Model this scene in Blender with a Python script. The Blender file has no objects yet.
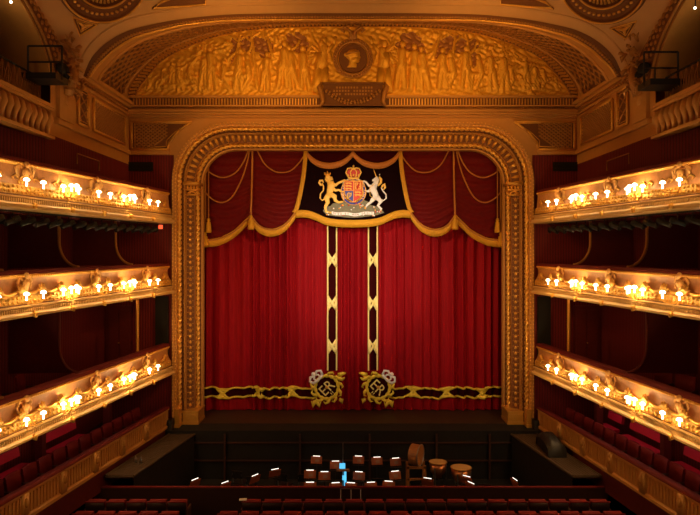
import bpy, math, random
from math import pi, sin, cos, sqrt, atan2, hypot, floor, radians
from mathutils import Vector, Matrix

random.seed(7)
SC = bpy.context.scene
COL = SC.collection
FPX = 543.0          # focal length in pixels of the 700 px wide frame
CX, HY = 353.0, 250.0
EYE = 6.5            # eye height above the stage floor (z = 0)

# ------------------------------------------------------------------ camera
cam_d = bpy.data.cameras.new('camera')
cam = bpy.data.objects.new('camera', cam_d)
COL.objects.link(cam)
cam.location = (0, 0, EYE)
cam.rotation_euler = (pi / 2, 0, 0)
cam_d.sensor_width = 36
cam_d.lens = 36 * FPX / 700
cam_d.shift_x = -3.0 / 700
cam_d.shift_y = -7.5 / 700
cam_d.clip_start = 0.1
cam_d.clip_end = 200
SC.camera = cam

# ------------------------------------------------------------------ view, world
SC.view_settings.view_transform = 'Standard'
SC.view_settings.look = 'None'
SC.view_settings.gamma = 1
SC.view_settings.use_curve_mapping = False
SC.view_settings.exposure = 0.0
w = bpy.data.worlds.new('world')
SC.world = w
w.use_nodes = True
w.node_tree.nodes['Background'].inputs[0].default_value = (1, .55, .3, 1)
w.node_tree.nodes['Background'].inputs[1].default_value = 0.0

# ------------------------------------------------------------------ house lighting
WARM = (1.0, .46, .10)
def spot(loc, to, e, ang, col=WARM, blend=.8, rad=.25):
    l = bpy.data.lights.new('spot_light', 'SPOT')
    l.energy = e; l.color = col; l.spot_size = radians(ang); l.spot_blend = blend; l.shadow_soft_size = rad
    o = bpy.data.objects.new('spot_light', l); COL.objects.link(o)
    o.location = loc
    o.rotation_euler = (Vector(to) - Vector(loc)).to_track_quat('-Z', 'Y').to_euler()
    return o
def point(loc, e, col=WARM, rad=.05):
    l = bpy.data.lights.new('point_light', 'POINT')
    l.energy = e; l.color = col; l.shadow_soft_size = rad
    o = bpy.data.objects.new('point_light', l); COL.objects.link(o)
    o.location = loc
    return o
# curtain warmers on the circle front, plus added spots for arms, folds and border
TAB = (1, .74, .50)
spot((0, -2.0, 8.3), (0, 22, 6.3), 9200, 22.5, TAB, 1.0, .3)
spot((0, -2.0, 8.3), (0, 22, 8.7), 1100, 8.5, TAB, 1.0, .2)
for s in (-1, 1):
    spot((s * 5.6, 13.0, 9.6), (s * -1.6, 22, 5.0), 1900, 46, TAB, 1.0, .12)  # side spots added to streak the folds and darken the edges
    spot((s * 4.5, 3.0, 8.3), (s * 2.6, 22, 3.4), 1900, 19, TAB, 1.0, .2)
# spots standing in for house lights: arch, tympanum, ceiling and circle parapets
for s in (-1, 1):
    spot((s * 2.2, 15.0, 13.0), (s * 5.4, 20, 13.4), 230, 110, WARM, 1.0, .15)
    spot((s * -3.6, 12.0, 10.6), (s * 6.5, 20.6, 6.4), 1200, 46, WARM, 1.0, .15)
    spot((s * 3.6, 11.0, 5.6), (s * 5.9, 20.6, 4.0), 420, 50, WARM, 1.0, .15)
    spot((s * 3.5, 14.0, 9.0), (s * 2.5, 20.3, 11.0), 420, 75, WARM, 1.0, .15)
    spot((s * 4.0, 6.0, 9.0), (s * 5.0, 17, 16.0), 450, 62, (1, .47, .18), 1.0, .5)
    spot((s * -3.0, 9.0, 7.5), (s * 7.2, 15.0, .6), 230, 60, WARM, 1.0, .3)
spot((0, 8.0, 13.5), (.4, 18.2, -1.2), 150, 34, (1, .8, .62), 1.0, .3)  # extra spot added to lift the dark pit, no fixture there
spot((0, 10.0, 12.5), (0, 20, 13.6), 680, 80, WARM, 1.0, .3)

# ------------------------------------------------------------------ helpers
def px2(px, py, Y):
    """a point of the photograph at distance Y"""
    return Vector(((px - CX) / FPX * Y, Y, EYE - (py - HY) / FPX * Y))

class MB:
    def __init__(s):
        s.v = []; s.f = []; s.m = []; s.cur = 0
    def add(s, vs, fs):
        n = len(s.v)
        s.v.extend(tuple(v) for v in vs)
        for f in fs:
            s.f.append(tuple(i + n for i in f)); s.m.append(s.cur)
        return s
    def box(s, x0, x1, y0, y1, z0, z1):
        s.add([(x0, y0, z0), (x1, y0, z0), (x1, y1, z0), (x0, y1, z0), (x0, y0, z1), (x1, y0, z1), (x1, y1, z1), (x0, y1, z1)],
              [(0, 3, 2, 1), (4, 5, 6, 7), (0, 1, 5, 4), (1, 2, 6, 5), (2, 3, 7, 6), (3, 0, 4, 7)])
        return s
    def obox(s, c, ax, ay, az, hx, hy, hz):
        c = Vector(c); ax = Vector(ax).normalized() * hx; ay = Vector(ay).normalized() * hy; az = Vector(az).normalized() * hz
        p = [c + a * ax + b * ay + d * az for d in (-1, 1) for (a, b) in ((-1, -1), (1, -1), (1, 1), (-1, 1))]
        s.add(p, [(0, 3, 2, 1), (4, 5, 6, 7), (0, 1, 5, 4), (1, 2, 6, 5), (2, 3, 7, 6), (3, 0, 4, 7)])
        return s
    def bar(s, a, b, wd, th, up=(0, 0, 1)):
        a = Vector(a); b = Vector(b); d = b - a
        if d.length < 1e-6: return s
        u = d.normalized(); sd = u.cross(Vector(up))
        if sd.length < 1e-4: sd = u.cross(Vector((1, 0, 0)))
        sd.normalize(); n = sd.cross(u)
        return s.obox((a + b) / 2, u, sd, n, d.length / 2, wd / 2, th / 2)
    def tube(s, pts, r, n=6, flat=1.0, closed=False, yaxis=None, caps=True):
        """tube along pts; r one number or one per point; flat squashes it along the Y axis side"""
        pts = [Vector(p) for p in pts]
        k = len(pts)
        rs = r if isinstance(r, (list, tuple)) else [r] * k
        base = len(s.v); prev = None
        for i, p in enumerate(pts):
            if closed: t = pts[(i + 1) % k] - pts[i - 1]
            else: t = pts[min(i + 1, k - 1)] - pts[max(i - 1, 0)]
            if t.length < 1e-9: t = Vector((0, 0, 1))
            t.normalize()
            ref = Vector(yaxis) if yaxis is not None else (prev if prev is not None else (Vector((0, 1, 0)) if abs(t.y) < .9 else Vector((1, 0, 0))))
            a = ref - t * ref.dot(t)
            if a.length < 1e-5:
                a = Vector((1, 0, 0)) - t * t.x
            a.normalize(); prev = a
            b = t.cross(a)
            for j in range(n):
                th = 2 * pi * j / n
                q = p + a * cos(th) * rs[i] * flat + b * sin(th) * rs[i]
                s.v.append(tuple(q))
        rng = range(k if closed else k - 1)
        for i in rng:
            i2 = (i + 1) % k
            for j in range(n):
                j2 = (j + 1) % n
                s.f.append((base + i * n + j, base + i * n + j2, base + i2 * n + j2, base + i2 * n + j)); s.m.append(s.cur)
        if not closed and caps:
            s.f.append(tuple(base + j for j in reversed(range(n)))); s.m.append(s.cur)
            s.f.append(tuple(base + (k - 1) * n + j for j in range(n))); s.m.append(s.cur)
        return s
    def lathe(s, prof, c=(0, 0, 0), n=12, M=None):
        """prof: (r, z) pairs around the z axis"""
        base = len(s.v); c = Vector(c)
        for (r, z) in prof:
            for j in range(n):
                a = 2 * pi * j / n
                q = Vector((r * cos(a), r * sin(a), z))
                if M is not None: q = M @ q
                s.v.append(tuple(q + c))
        for i in range(len(prof) - 1):
            for j in range(n):
                j2 = (j + 1) % n
                s.f.append((base + i * n + j, base + i * n + j2, base + (i + 1) * n + j2, base + (i + 1) * n + j)); s.m.append(s.cur)
        if prof[0][0] > 1e-5: s.f.append(tuple(base + j for j in reversed(range(n)))); s.m.append(s.cur)
        if prof[-1][0] > 1e-5: s.f.append(tuple(base + (len(prof) - 1) * n + j for j in range(n))); s.m.append(s.cur)
        return s
    def ball(s, c, rx, ry=None, rz=None, n=8, m=5, M=None):
        ry = rx if ry is None else ry; rz = rx if rz is None else rz
        base = len(s.v); c = Vector(c)
        for i in range(m + 1):
            ph = -pi / 2 + pi * i / m
            cr = max(cos(ph), .02)
            for j in range(n):
                a = 2 * pi * j / n
                q = Vector((rx * cr * cos(a), ry * cr * sin(a), rz * sin(ph)))
                if M is not None: q = M @ q
                s.v.append(tuple(q + c))
        for i in range(m):
            for j in range(n):
                j2 = (j + 1) % n
                s.f.append((base + i * n + j, base + i * n + j2, base + (i + 1) * n + j2, base + (i + 1) * n + j)); s.m.append(s.cur)
        return s
    def prism(s, poly, o, ux, uy, th):
        """flat polygon (2-D) in frame o, ux, uy, given thickness th along ux x uy"""
        o = Vector(o); ux = Vector(ux); uy = Vector(uy); n = ux.cross(uy).normalized() * th
        k = len(poly); A = [o + ux * a + uy * b for a, b in poly]
        s.add([*A, *[p + n for p in A]],
              [tuple(reversed(range(k))), tuple(range(k, 2 * k))] + [(i, (i + 1) % k, k + (i + 1) % k, k + i) for i in range(k)])
        return s
    def grid(s, P, flip=False, closed=False):
        """P[i][j] rows of points"""
        base = len(s.v); m = len(P[0])
        for row in P:
            for p in row: s.v.append(tuple(p))
        for i in range(len(P) - 1):
            for j in range(m if closed else m - 1):
                j2 = (j + 1) % m
                q = (base + i * m + j, base + i * m + j2, base + (i + 1) * m + j2, base + (i + 1) * m + j)
                s.f.append(tuple(reversed(q)) if flip else q); s.m.append(s.cur)
        return s
    def build(s, name, mat, parent=None, smooth=False, loc=None, rot=None):
        me = bpy.data.meshes.new(name)
        me.from_pydata(s.v, [], s.f)
        mats = mat if isinstance(mat, (list, tuple)) else [mat]
        for m in mats: me.materials.append(m)
        if len(mats) > 1: me.polygons.foreach_set('material_index', s.m)
        if smooth: me.polygons.foreach_set('use_smooth', [True] * len(me.polygons))
        me.validate(); me.update()
        o = bpy.data.objects.new(name, me); COL.objects.link(o)
        if parent is not None: o.parent = parent
        if loc is not None: o.location = loc
        if rot is not None: o.rotation_euler = rot
        return o

def tag(o, label, cat, group=None, kind=None):
    o['label'] = label; o['category'] = cat
    if group: o['group'] = group
    if kind: o['kind'] = kind
    return o
def thing(name, label, cat, loc=(0, 0, 0), rz=0, group=None):
    o = bpy.data.objects.new(name, None); COL.objects.link(o)
    o.empty_display_size = .2
    o.location = loc; o.rotation_euler = (0, 0, rz)
    return tag(o, label, cat, group)
def struct(o):
    o['kind'] = 'structure'; return o
def copy_tree(o, parent=None):
    c = o.copy(); COL.objects.link(c)
    if parent is not None: c.parent = parent
    for ch in list(KIDS.get(o.name, [])) or [k for k in o.children]:
        copy_tree(ch, c)
    return c
KIDS = {}
ORD = 'first second third fourth fifth sixth seventh eighth ninth tenth eleventh twelfth thirteenth fourteenth fifteenth sixteenth seventeenth eighteenth nineteenth twentieth'.split()
def ordw(i):
    if i < 20: return ORD[i]
    if i < 29: return 'twenty-' + ORD[i - 20]
    if i == 29: return 'thirtieth'
    return 'thirty-' + ORD[i - 30]

def crom(pts, n=6, closed=False):
    """Catmull-Rom through 2-D or 3-D points"""
    P = [Vector(p) for p in pts]; out = []
    k = len(P)
    for i in range(k if closed else k - 1):
        p1 = P[i]; p2 = P[(i + 1) % k]
        p0 = P[i - 1] if (i > 0 or closed) else p1 * 2 - p2
        p3 = P[(i + 2) % k] if (closed or i + 2 < k) else p2 * 2 - p1
        for j in range(n):
            t = j / n
            out.append(.5 * ((2 * p1) + (p2 - p0) * t + (2 * p0 - 5 * p1 + 4 * p2 - p3) * t * t + (3 * p1 - p0 - 3 * p2 + p3) * t ** 3))
    if not closed: out.append(P[-1])
    return out
def resample(P, n):
    d = [0]
    for a, b in zip(P, P[1:]): d.append(d[-1] + (b - a).length)
    out = []; j = 0
    for i in range(n + 1):
        t = d[-1] * i / n
        while j < len(P) - 2 and d[j + 1] < t: j += 1
        seg = d[j + 1] - d[j]
        out.append(P[j].lerp(P[j + 1], 0 if seg < 1e-9 else min(1, (t - d[j]) / seg)))
    return out
def length(P):
    return sum((b - a).length for a, b in zip(P, P[1:]))

# ------------------------------------------------------------------ materials
def mat(name, col, rough=.6, metal=0, bump=0, scale=20, var=0, emit=None, es=0, sheen=0, spec=.5, stretch=None, wave=None, detail=4):
    m = bpy.data.materials.new(name); m.use_nodes = True
    nt = m.node_tree; N = nt.nodes; L = nt.links
    b = N['Principled BSDF']
    b.inputs['Base Color'].default_value = (*col, 1)
    b.inputs['Roughness'].default_value = rough
    b.inputs['Metallic'].default_value = metal
    b.inputs['Specular IOR Level'].default_value = spec
    if sheen:
        b.inputs['Sheen Weight'].default_value = sheen
        b.inputs['Sheen Tint'].default_value = (*[min(1, c * 2 + .1) for c in col], 1)
    if emit:
        b.inputs['Emission Color'].default_value = (*emit, 1); b.inputs['Emission Strength'].default_value = es
    if bump or var:
        tc = N.new('ShaderNodeTexCoord'); mp = N.new('ShaderNodeMapping'); L.new(tc.outputs['Object'], mp.inputs[0])
        if stretch: mp.inputs['Scale'].default_value = stretch
        nz = N.new('ShaderNodeTexNoise'); nz.inputs['Scale'].default_value = scale; nz.inputs['Detail'].default_value = detail
        L.new(mp.outputs[0], nz.inputs['Vector'])
        src = nz.outputs['Fac']
        if wave:
            wv = N.new('ShaderNodeTexWave'); wv.bands_direction = wave[0]; wv.inputs['Scale'].default_value = wave[1]; wv.inputs['Distortion'].default_value = wave[2]
            L.new(mp.outputs[0], wv.inputs['Vector']); src = wv.outputs['Fac']
        if var:
            mx = N.new('ShaderNodeMix'); mx.data_type = 'RGBA'
            mx.inputs[6].default_value = (*[c * (1 - var) for c in col], 1)
            mx.inputs[7].default_value = (*[min(1, c * (1 + var * .6)) for c in col], 1)
            L.new(src, mx.inputs[0]); L.new(mx.outputs[2], b.inputs['Base Color'])
        if bump:
            bp = N.new('ShaderNodeBump'); bp.inputs['Strength'].default_value = bump; bp.inputs['Distance'].default_value = .03
            L.new(src, bp.inputs['Height']); L.new(bp.outputs[0], b.inputs['Normal'])
    return m
PLASTER = mat('painted_plaster', (.62, .31, .075), .55, 0, .08, 6, .12)
CEIL = mat('ceiling_plaster', (.62, .36, .14), .6, 0, .05, 3, .10)
GOLD = mat('gilding', (.90, .50, .10), .35, .6, .3, 40, .25)
GOLDR = mat('gilded_relief', (.97, .50, .05), .42, .45, .5, 30, .25)
GROUND = mat('relief_ground', (.20, .075, .02), .6, .1, .4, 30, .3)
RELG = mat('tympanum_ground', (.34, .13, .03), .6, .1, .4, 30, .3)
DGOLD = mat('old_gilding', (.52, .25, .06), .45, .4, .5, 40, .35)
CREAM = mat('cream_paint', (.76, .50, .19), .45, 0, .1, 12, .1)
BLUSH = mat('blush_panel_paint', (.62, .29, .10), .5, 0, .3, 9, .35)
RELBAND = mat('gilt_foliage_band', (.80, .48, .12), .4, .45, 1.0, 34, .45)
REDWALL = mat('red_wallpaper', (.16, .006, .005), .75, 0, .3, 10, .35, wave=('X', 3.2, 0.4))
REDWALY = mat('red_wallpaper_side', (.15, .006, .005), .75, 0, .3, 10, .35, wave=('Y', 3.2, 0.4))
FIGM = mat('pale_gilt_figure', (.85, .48, .15), .45, .2, .2, 20, .2)
DRED = mat('dark_red_paint', (.12, .008, .006), .6, 0, .2, 8, .3)
VELVET = mat('red_velvet_seat', (.20, .005, .006), .75, 0, .2, 30, .2, sheen=.2)
PINKVEL = mat('lit_crimson_velvet', (.60, .012, .07), .65, 0, .2, 30, .15, sheen=.2)  # red bench velvet; the strong pink light on it is put into the colour
SHELL = mat('seat_shell', (.03, .008, .006), .6)
RAILV = mat('dark_velvet_rail', (.15, .006, .006), .8)
CURT = mat('curtain_velvet', (.31, .0026, .009), .7, 0, .5, 3, .5, stretch=(7, 7, .35), spec=.15)
SWAGV = mat('swag_velvet', (.135, .0022, .004), .7, 0, .3, 6, .3, spec=.2)
BLKVEL = mat('black_velvet', (.009, .002, .003), .95, 0, .1, 10, .2, spec=.05)
MAROON = mat('maroon_velvet', (.035, .002, .003), .95, spec=.05)
FRINGE = mat('gold_fringe', (.88, .46, .03), .5, .25, .8, 30, .3, stretch=(6, 6, .6))
CORDM = mat('gold_cord', (.60, .24, .05), .5, .2, .6, 60, .3)
APPL = mat('gold_applique', (1.0, .74, .07), .45, .15, .4, 30, .2)
APPLW = mat('pale_gold_applique', (1.0, .88, .34), .5, .05)
WHITE = mat('white_satin', (.9, .92, .95), .5)
BLACK = mat('black_paint', (.012, .011, .011), .5)
MATBLK = mat('matt_black', (.008, .0065, .006), .85, 0, .2, 10, .3)
STAGEW = mat('dark_stage_boards', (.055, .028, .016), .5, 0, .3, 6, .5, stretch=(.5, 6, 1))
PLANK = mat('brown_plank', (.085, .050, .025), .7, 0, .3, 6, .5, stretch=(8, .6, 1))
CARPET = mat('stalls_carpet', (.03, .006, .005), .95, 0, .3, 60, .3)
METAL = mat('steel', (.5, .5, .5), .35, .9)
BRASS = mat('brass', (.75, .45, .15), .3, .8)
COPPER = mat('copper_bowl', (.6, .25, .10), .3, .8)
DRUMSK = mat('drum_skin', (.80, .52, .20), .5)
WOOD = mat('orchestra_wood', (.42, .17, .05), .45, 0, .2, 12, .3, stretch=(1, 1, .2))
DWOOD = mat('dark_wood', (.07, .025, .014), .45, 0, .2, 12, .3)
PAPERD = mat('brown_paper', (.30, .16, .09), .8)  # sheet music, a darker brown than the plain paper
PAPER = mat('paper', (.75, .72, .66), .8)
DESK = mat('brown_desk', (.34, .08, .02), .5)
GLASSD = mat('dark_lunette_glass', (.06, .06, .05), .35)
SHADE = mat('lit_lamp_shade', (.9, .8, .6), .5, emit=(1, .82, .50), es=9)
BLUE = mat('blue_screen', (.02, .1, .2), .3, emit=(.10, .50, .80), es=1.3)
EXITM = mat('exit_sign_glow', (.4, .02, .01), .4, emit=(1, .10, .03), es=1.6)
STANDL = mat('stand_lamp_glow', (.9, .9, .85), .4, emit=(1, .95, .85), es=1.6)
BULB = mat('gallery_bulb', (.9, .9, .8), .4, emit=(1, .8, .5), es=8)
SRED = mat('shield_red', (.65, .04, .02), .5)
SBLUE = mat('shield_blue', (.03, .05, .40), .5)
SORG = mat('shield_gold', (.95, .45, .05), .45)
LIONM = mat('lion_gold', (1.0, .66, .14), .5)
GREENM = mat('compartment_green', (.20, .20, .13), .6, 0, .2, 20, .6)

# ------------------------------------------------------------------ ceiling surface
def cz(x, y):
    return EYE + 12.44 - .0762 * x * x - .048 * (y - 9.5) ** 2
def cn(x, y):
    return Vector((-2 * .0762 * x, -2 * .048 * (y - 9.5), -1)).normalized() * 1   # points down into the room
def hit(px, py):
    kx = (px - CX) / FPX; kz = (HY - py) / FPX
    lo, hi = 10.0, 24.0
    for _ in range(50):
        Y = (lo + hi) / 2
        if cz(kx * Y, Y) - EYE - kz * Y > 0: lo = Y
        else: hi = Y
    return Vector((kx * Y, Y, cz(kx * Y, Y)))
def hitf(off, py, N=8):
    """left half + right half of a traced arch on the ceiling, offsets from the centre line"""
    pts = [(CX - a, b) for a, b in zip(off, py)]
    L = crom(pts, N)
    L += [Vector((2 * CX - p[0], p[1])) for p in reversed(L[:-1])]
    return [hit(p[0], p[1]) for p in L]
GOLDL = hitf([264, 258, 250, 237, 219, 199, 173, 150, 119, 60, 0], [76, 67, 59, 47.5, 37, 31, 25, 22, 19.7, 19.2, 19.2])
BANDO = hitf([270, 267, 260, 245, 224, 199, 173, 150, 119, 60, 0], [76, 68, 55, 41, 30, 23.7, 19, 16.3, 14, 13, 13])

def build_ceiling():
    m = MB(); E = GOLDL
    xs = [p.x for p in E]
    cols = [(-8.25, 16.2)] + [(p.x, p.y) for p in E] + [(8.25, 16.2)]
    P = []
    for (x, y1) in cols:
        P.append([(x, y1 + (-6 - y1) * t / 40, cz(x, y1 + (-6 - y1) * t / 40)) for t in range(41)])
    m.grid(P)
    o = struct(m.build('ceiling', CEIL, None, True))
build_ceiling()

def on_ceil(p, lift=0.0):
    n = cn(p[0], p[1])
    return Vector((p[0], p[1], cz(p[0], p[1]))) + n * lift

# ------------------------------------------------------------------ front wall, entablature, tympanum
FW = 20.0
def arch_px(off, py, N=8, Y=FW):
    L = crom([(CX - a, b) for a, b in zip(off, py)], N)
    L += [Vector((2 * CX - p[0], p[1])) for p in reversed(L[:-1])]
    return [px2(p[0], p[1], Y) for p in L]
OFFI = [222, 220, 213, 199, 186, 173, 150, 119, 80, 40, 0]
PYI_O = [98, 88, 74, 59, 50, 44, 35.5, 28, 24, 22.8, 22.8]
INO = arch_px([226, 225, 217, 199, 186, 173, 150, 119, 80, 40, 0], [100, 92, 77, 59, 50, 44, 35.5, 28, 24, 22.8, 22.8])
INI = arch_px([216, 215, 209, 194, 183, 170, 148, 118, 80, 40, 0], [98, 92, 83, 65, 56.5, 50, 41, 33, 29, 27.5, 27.5])
NA = 120
INO = resample(INO, NA); INI = resample(INI, NA); GL = resample(GOLDL, NA)

BO = resample(BANDO, NA)
def build_archivolts():
    # soffit between the tympanum arch and the dome arch
    t = thing('proscenium_arch_soffit', 'broad curved soffit with lattice coffering between tympanum and ceiling', 'arch soffit')
    def S(u, v, lift=0):
        i = min(int(u), NA - 1); f = u - i
        a = INO[i].lerp(INO[i + 1], f); b = GL[i].lerp(GL[i + 1], f)
        p = a.lerp(b, v)
        if lift:
            c = Vector((0, 18.5, 12.0)); d = (c - p); d.y = 0
            p = p + d.normalized() * lift
        return p
    m = MB(); m.grid([[S(i, v / 6) for v in range(7)] for i in range(NA + 1)], True)
    m.build('soffit_surface', PLASTER, t, True)
    m = MB(); m.grid([[S(i, .14 + .66 * v / 4, .01) for v in range(5)] for i in range(NA + 1)], True)
    m.build('coffer_ground', GROUND, t, True)
    # lattice: diagonals in arc length units
    cl = [0]
    for i in range(NA): cl.append(cl[-1] + ((INO[i + 1] - INO[i]).length + (GL[i + 1] - GL[i]).length) / 2)
    tot = cl[-1]
    def uat(s):
        s = max(0, min(tot - 1e-6, s))
        lo = 0
        while lo < NA - 1 and cl[lo + 1] < s: lo += 1
        return lo + (s - cl[lo]) / (cl[lo + 1] - cl[lo])
    m = MB()
    step = .36; k = 0
    nseg = 8
    while k * step < tot + 4:
        s0 = k * step - 2
        for dr in (-1, 1):
            pts = []
            for j in range(nseg + 1):
                v = .14 + .66 * j / nseg
                u0 = uat(max(0, s0)); wid = (S(u0, .14) - S(u0, .8)).length
                sv = s0 + dr * (j / nseg - .5) * wid * .9
                if sv < 0 or sv > tot: continue
                pts.append(S(uat(sv), v, .035))
            if len(pts) > 1: m.tube(pts, .034, 4, caps=False)
        k += 1
    m.build('lattice', DGOLD, t)
    m = MB()
    for v in (.12, .82):
        m.tube([S(i, v, .03) for i in range(NA + 1)], .05, 6, caps=False)
    m.build('lattice_border', PLASTER, t, True)
    # ribbed archivolt round the tympanum
    t2 = thing('tympanum_archivolt', 'ribbed gilt archivolt framing the relief tympanum', 'archivolt')
    m = MB()
    fwd = Vector((0, -1, 0))
    P = []
    for i in range(NA + 1):
        a, b = INO[i], INI[i]
        P.append([a, a + fwd * .10, a.lerp(b, .15) + fwd * .12, a.lerp(b, .2) + fwd * .05, a.lerp(b, .85) + fwd * .03, a.lerp(b, .9) + fwd * .09, b + fwd * .09, b])
    m.grid(P, True); m.build('archivolt_band', DGOLD, t2, False)
    m = MB(); m.grid([[q + fwd * .012 for q in r[3:5]] for r in P], True); m.build('rib_ground', GROUND, t2)
    m = MB()
    AO = resample(INO, 260); AI = resample(INI, 260)
    for i in range(260):
        a, b = AO[i], AI[i]
        if i % 2: m.bar(a.lerp(b, .22) + fwd * .08, a.lerp(b, .84) + fwd * .08, .08, .06, (0, 1, 0))
    m.build('rib_moulding', GOLD, t2)
    # dome arch: brown enriched band with a gold edge
    t3 = thing('dome_arch_moulding', 'long dark enriched moulding with a bright gold edge round the ceiling arch', 'moulding')
    m = MB()
    P = []
    for i in range(NA + 1):
        a, b = GL[i], BO[i]
        P.append([a.lerp(b, u) + cn(*a.lerp(b, u)[:2]) * (.02 + .07 * sin(u * pi)) for u in (0, .2, .4, .6, .8, 1)])
    m.grid(P, False); m.build('enriched_band', GROUND, t3, True)
    m = MB(); AO = resample(GOLDL, 200); AI = resample(BANDO, 200)
    for i in range(200):
        p = AO[i].lerp(AI[i], .5); n = cn(p.x, p.y)
        m.ball(p + n * .09, .055, .055, .045, 6, 4)
    m.build('bead_moulding', DGOLD, t3, True)
    m = MB(); m.tube([p + cn(p.x, p.y) * .04 for p in resample(GOLDL, 160)], .045, 6, caps=False); m.build('gold_edge', GOLD, t3, True)
    m = MB(); m.tube([p + cn(p.x, p.y) * .0 for p in resample(hitf([276, 272, 264, 248, 226, 200, 173, 150, 119, 60, 0], [70, 60, 46, 31, 20, 13.5, 9, 6.5, 5, 4, 4]), 140)], .035, 6, caps=False)
    m.build('outer_fillet', CEIL, t3, True)
build_archivolts()

# relief heightfield
def capsule(x, z, a, b, r0, r1):
    dx, dz = b[0] - a[0], b[1] - a[1]; L2 = dx * dx + dz * dz
    t = 0 if L2 < 1e-12 else max(0, min(1, ((x - a[0]) * dx + (z - a[1]) * dz) / L2))
    d = hypot(x - a[0] - dx * t, z - a[1] - dz * t); r = r0 + (r1 - r0) * t
    return 0 if d >= r else sqrt(1 - (d / r) ** 2) * r
def figure(cx, base, h, lean=0, arm=0, seated=False, face=1, drape=.5):
    """list of capsules of one relief figure; units are metres"""
    c = []
    X = lambda u, v: (cx + face * u * h + lean * v * h, base + v * h)
    if seated:
        c += [(X(0, .45), X(.03, .80), .115 * h, .10 * h), (X(.03, .93), X(.04, .96), .085 * h, .085 * h),
              (X(0, .42), X(.28, .40), .11 * h, .09 * h), (X(.28, .40), X(.34, .04), .085 * h, .05 * h), (X(.02, .38), X(.20, .05), .10 * h, .06 * h),
              (X(.04, .75), X(.22, .58), .045 * h, .035 * h), (X(-.02, .75), X(-.16, .52), .045 * h, .035 * h)]
    else:
        c += [(X(0, .46), X(0, .76), .095 * h, .095 * h), (X(0.01, .91), X(0.01, .93), .062 * h, .062 * h), (X(0, .8), X(0.01, .88), .035 * h, .03 * h),
              (X(-.03, .48), X(-.09, .03), .085 * h, .045 * h + .03 * drape * h), (X(.04, .48), X(.08, .03), .085 * h, .045 * h + .03 * drape * h)]
        if arm == 0: c += [(X(.08, .76), X(.17, .56), .04 * h, .03 * h), (X(.17, .56), X(.10, .42), .03 * h, .025 * h), (X(-.08, .76), X(-.15, .50), .04 * h, .03 * h)]
        elif arm == 1: c += [(X(.08, .77), X(.22, .92), .04 * h, .03 * h), (X(.22, .92), X(.26, 1.06), .03 * h, .025 * h), (X(-.08, .76), X(-.17, .55), .04 * h, .03 * h)]
        else: c += [(X(.08, .77), X(.26, .72), .04 * h, .03 * h), (X(-.08, .77), X(-.24, .86), .04 * h, .03 * h), (X(-.24, .86), X(-.3, 1.0), .03 * h, .022 * h)]
    return c
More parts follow.
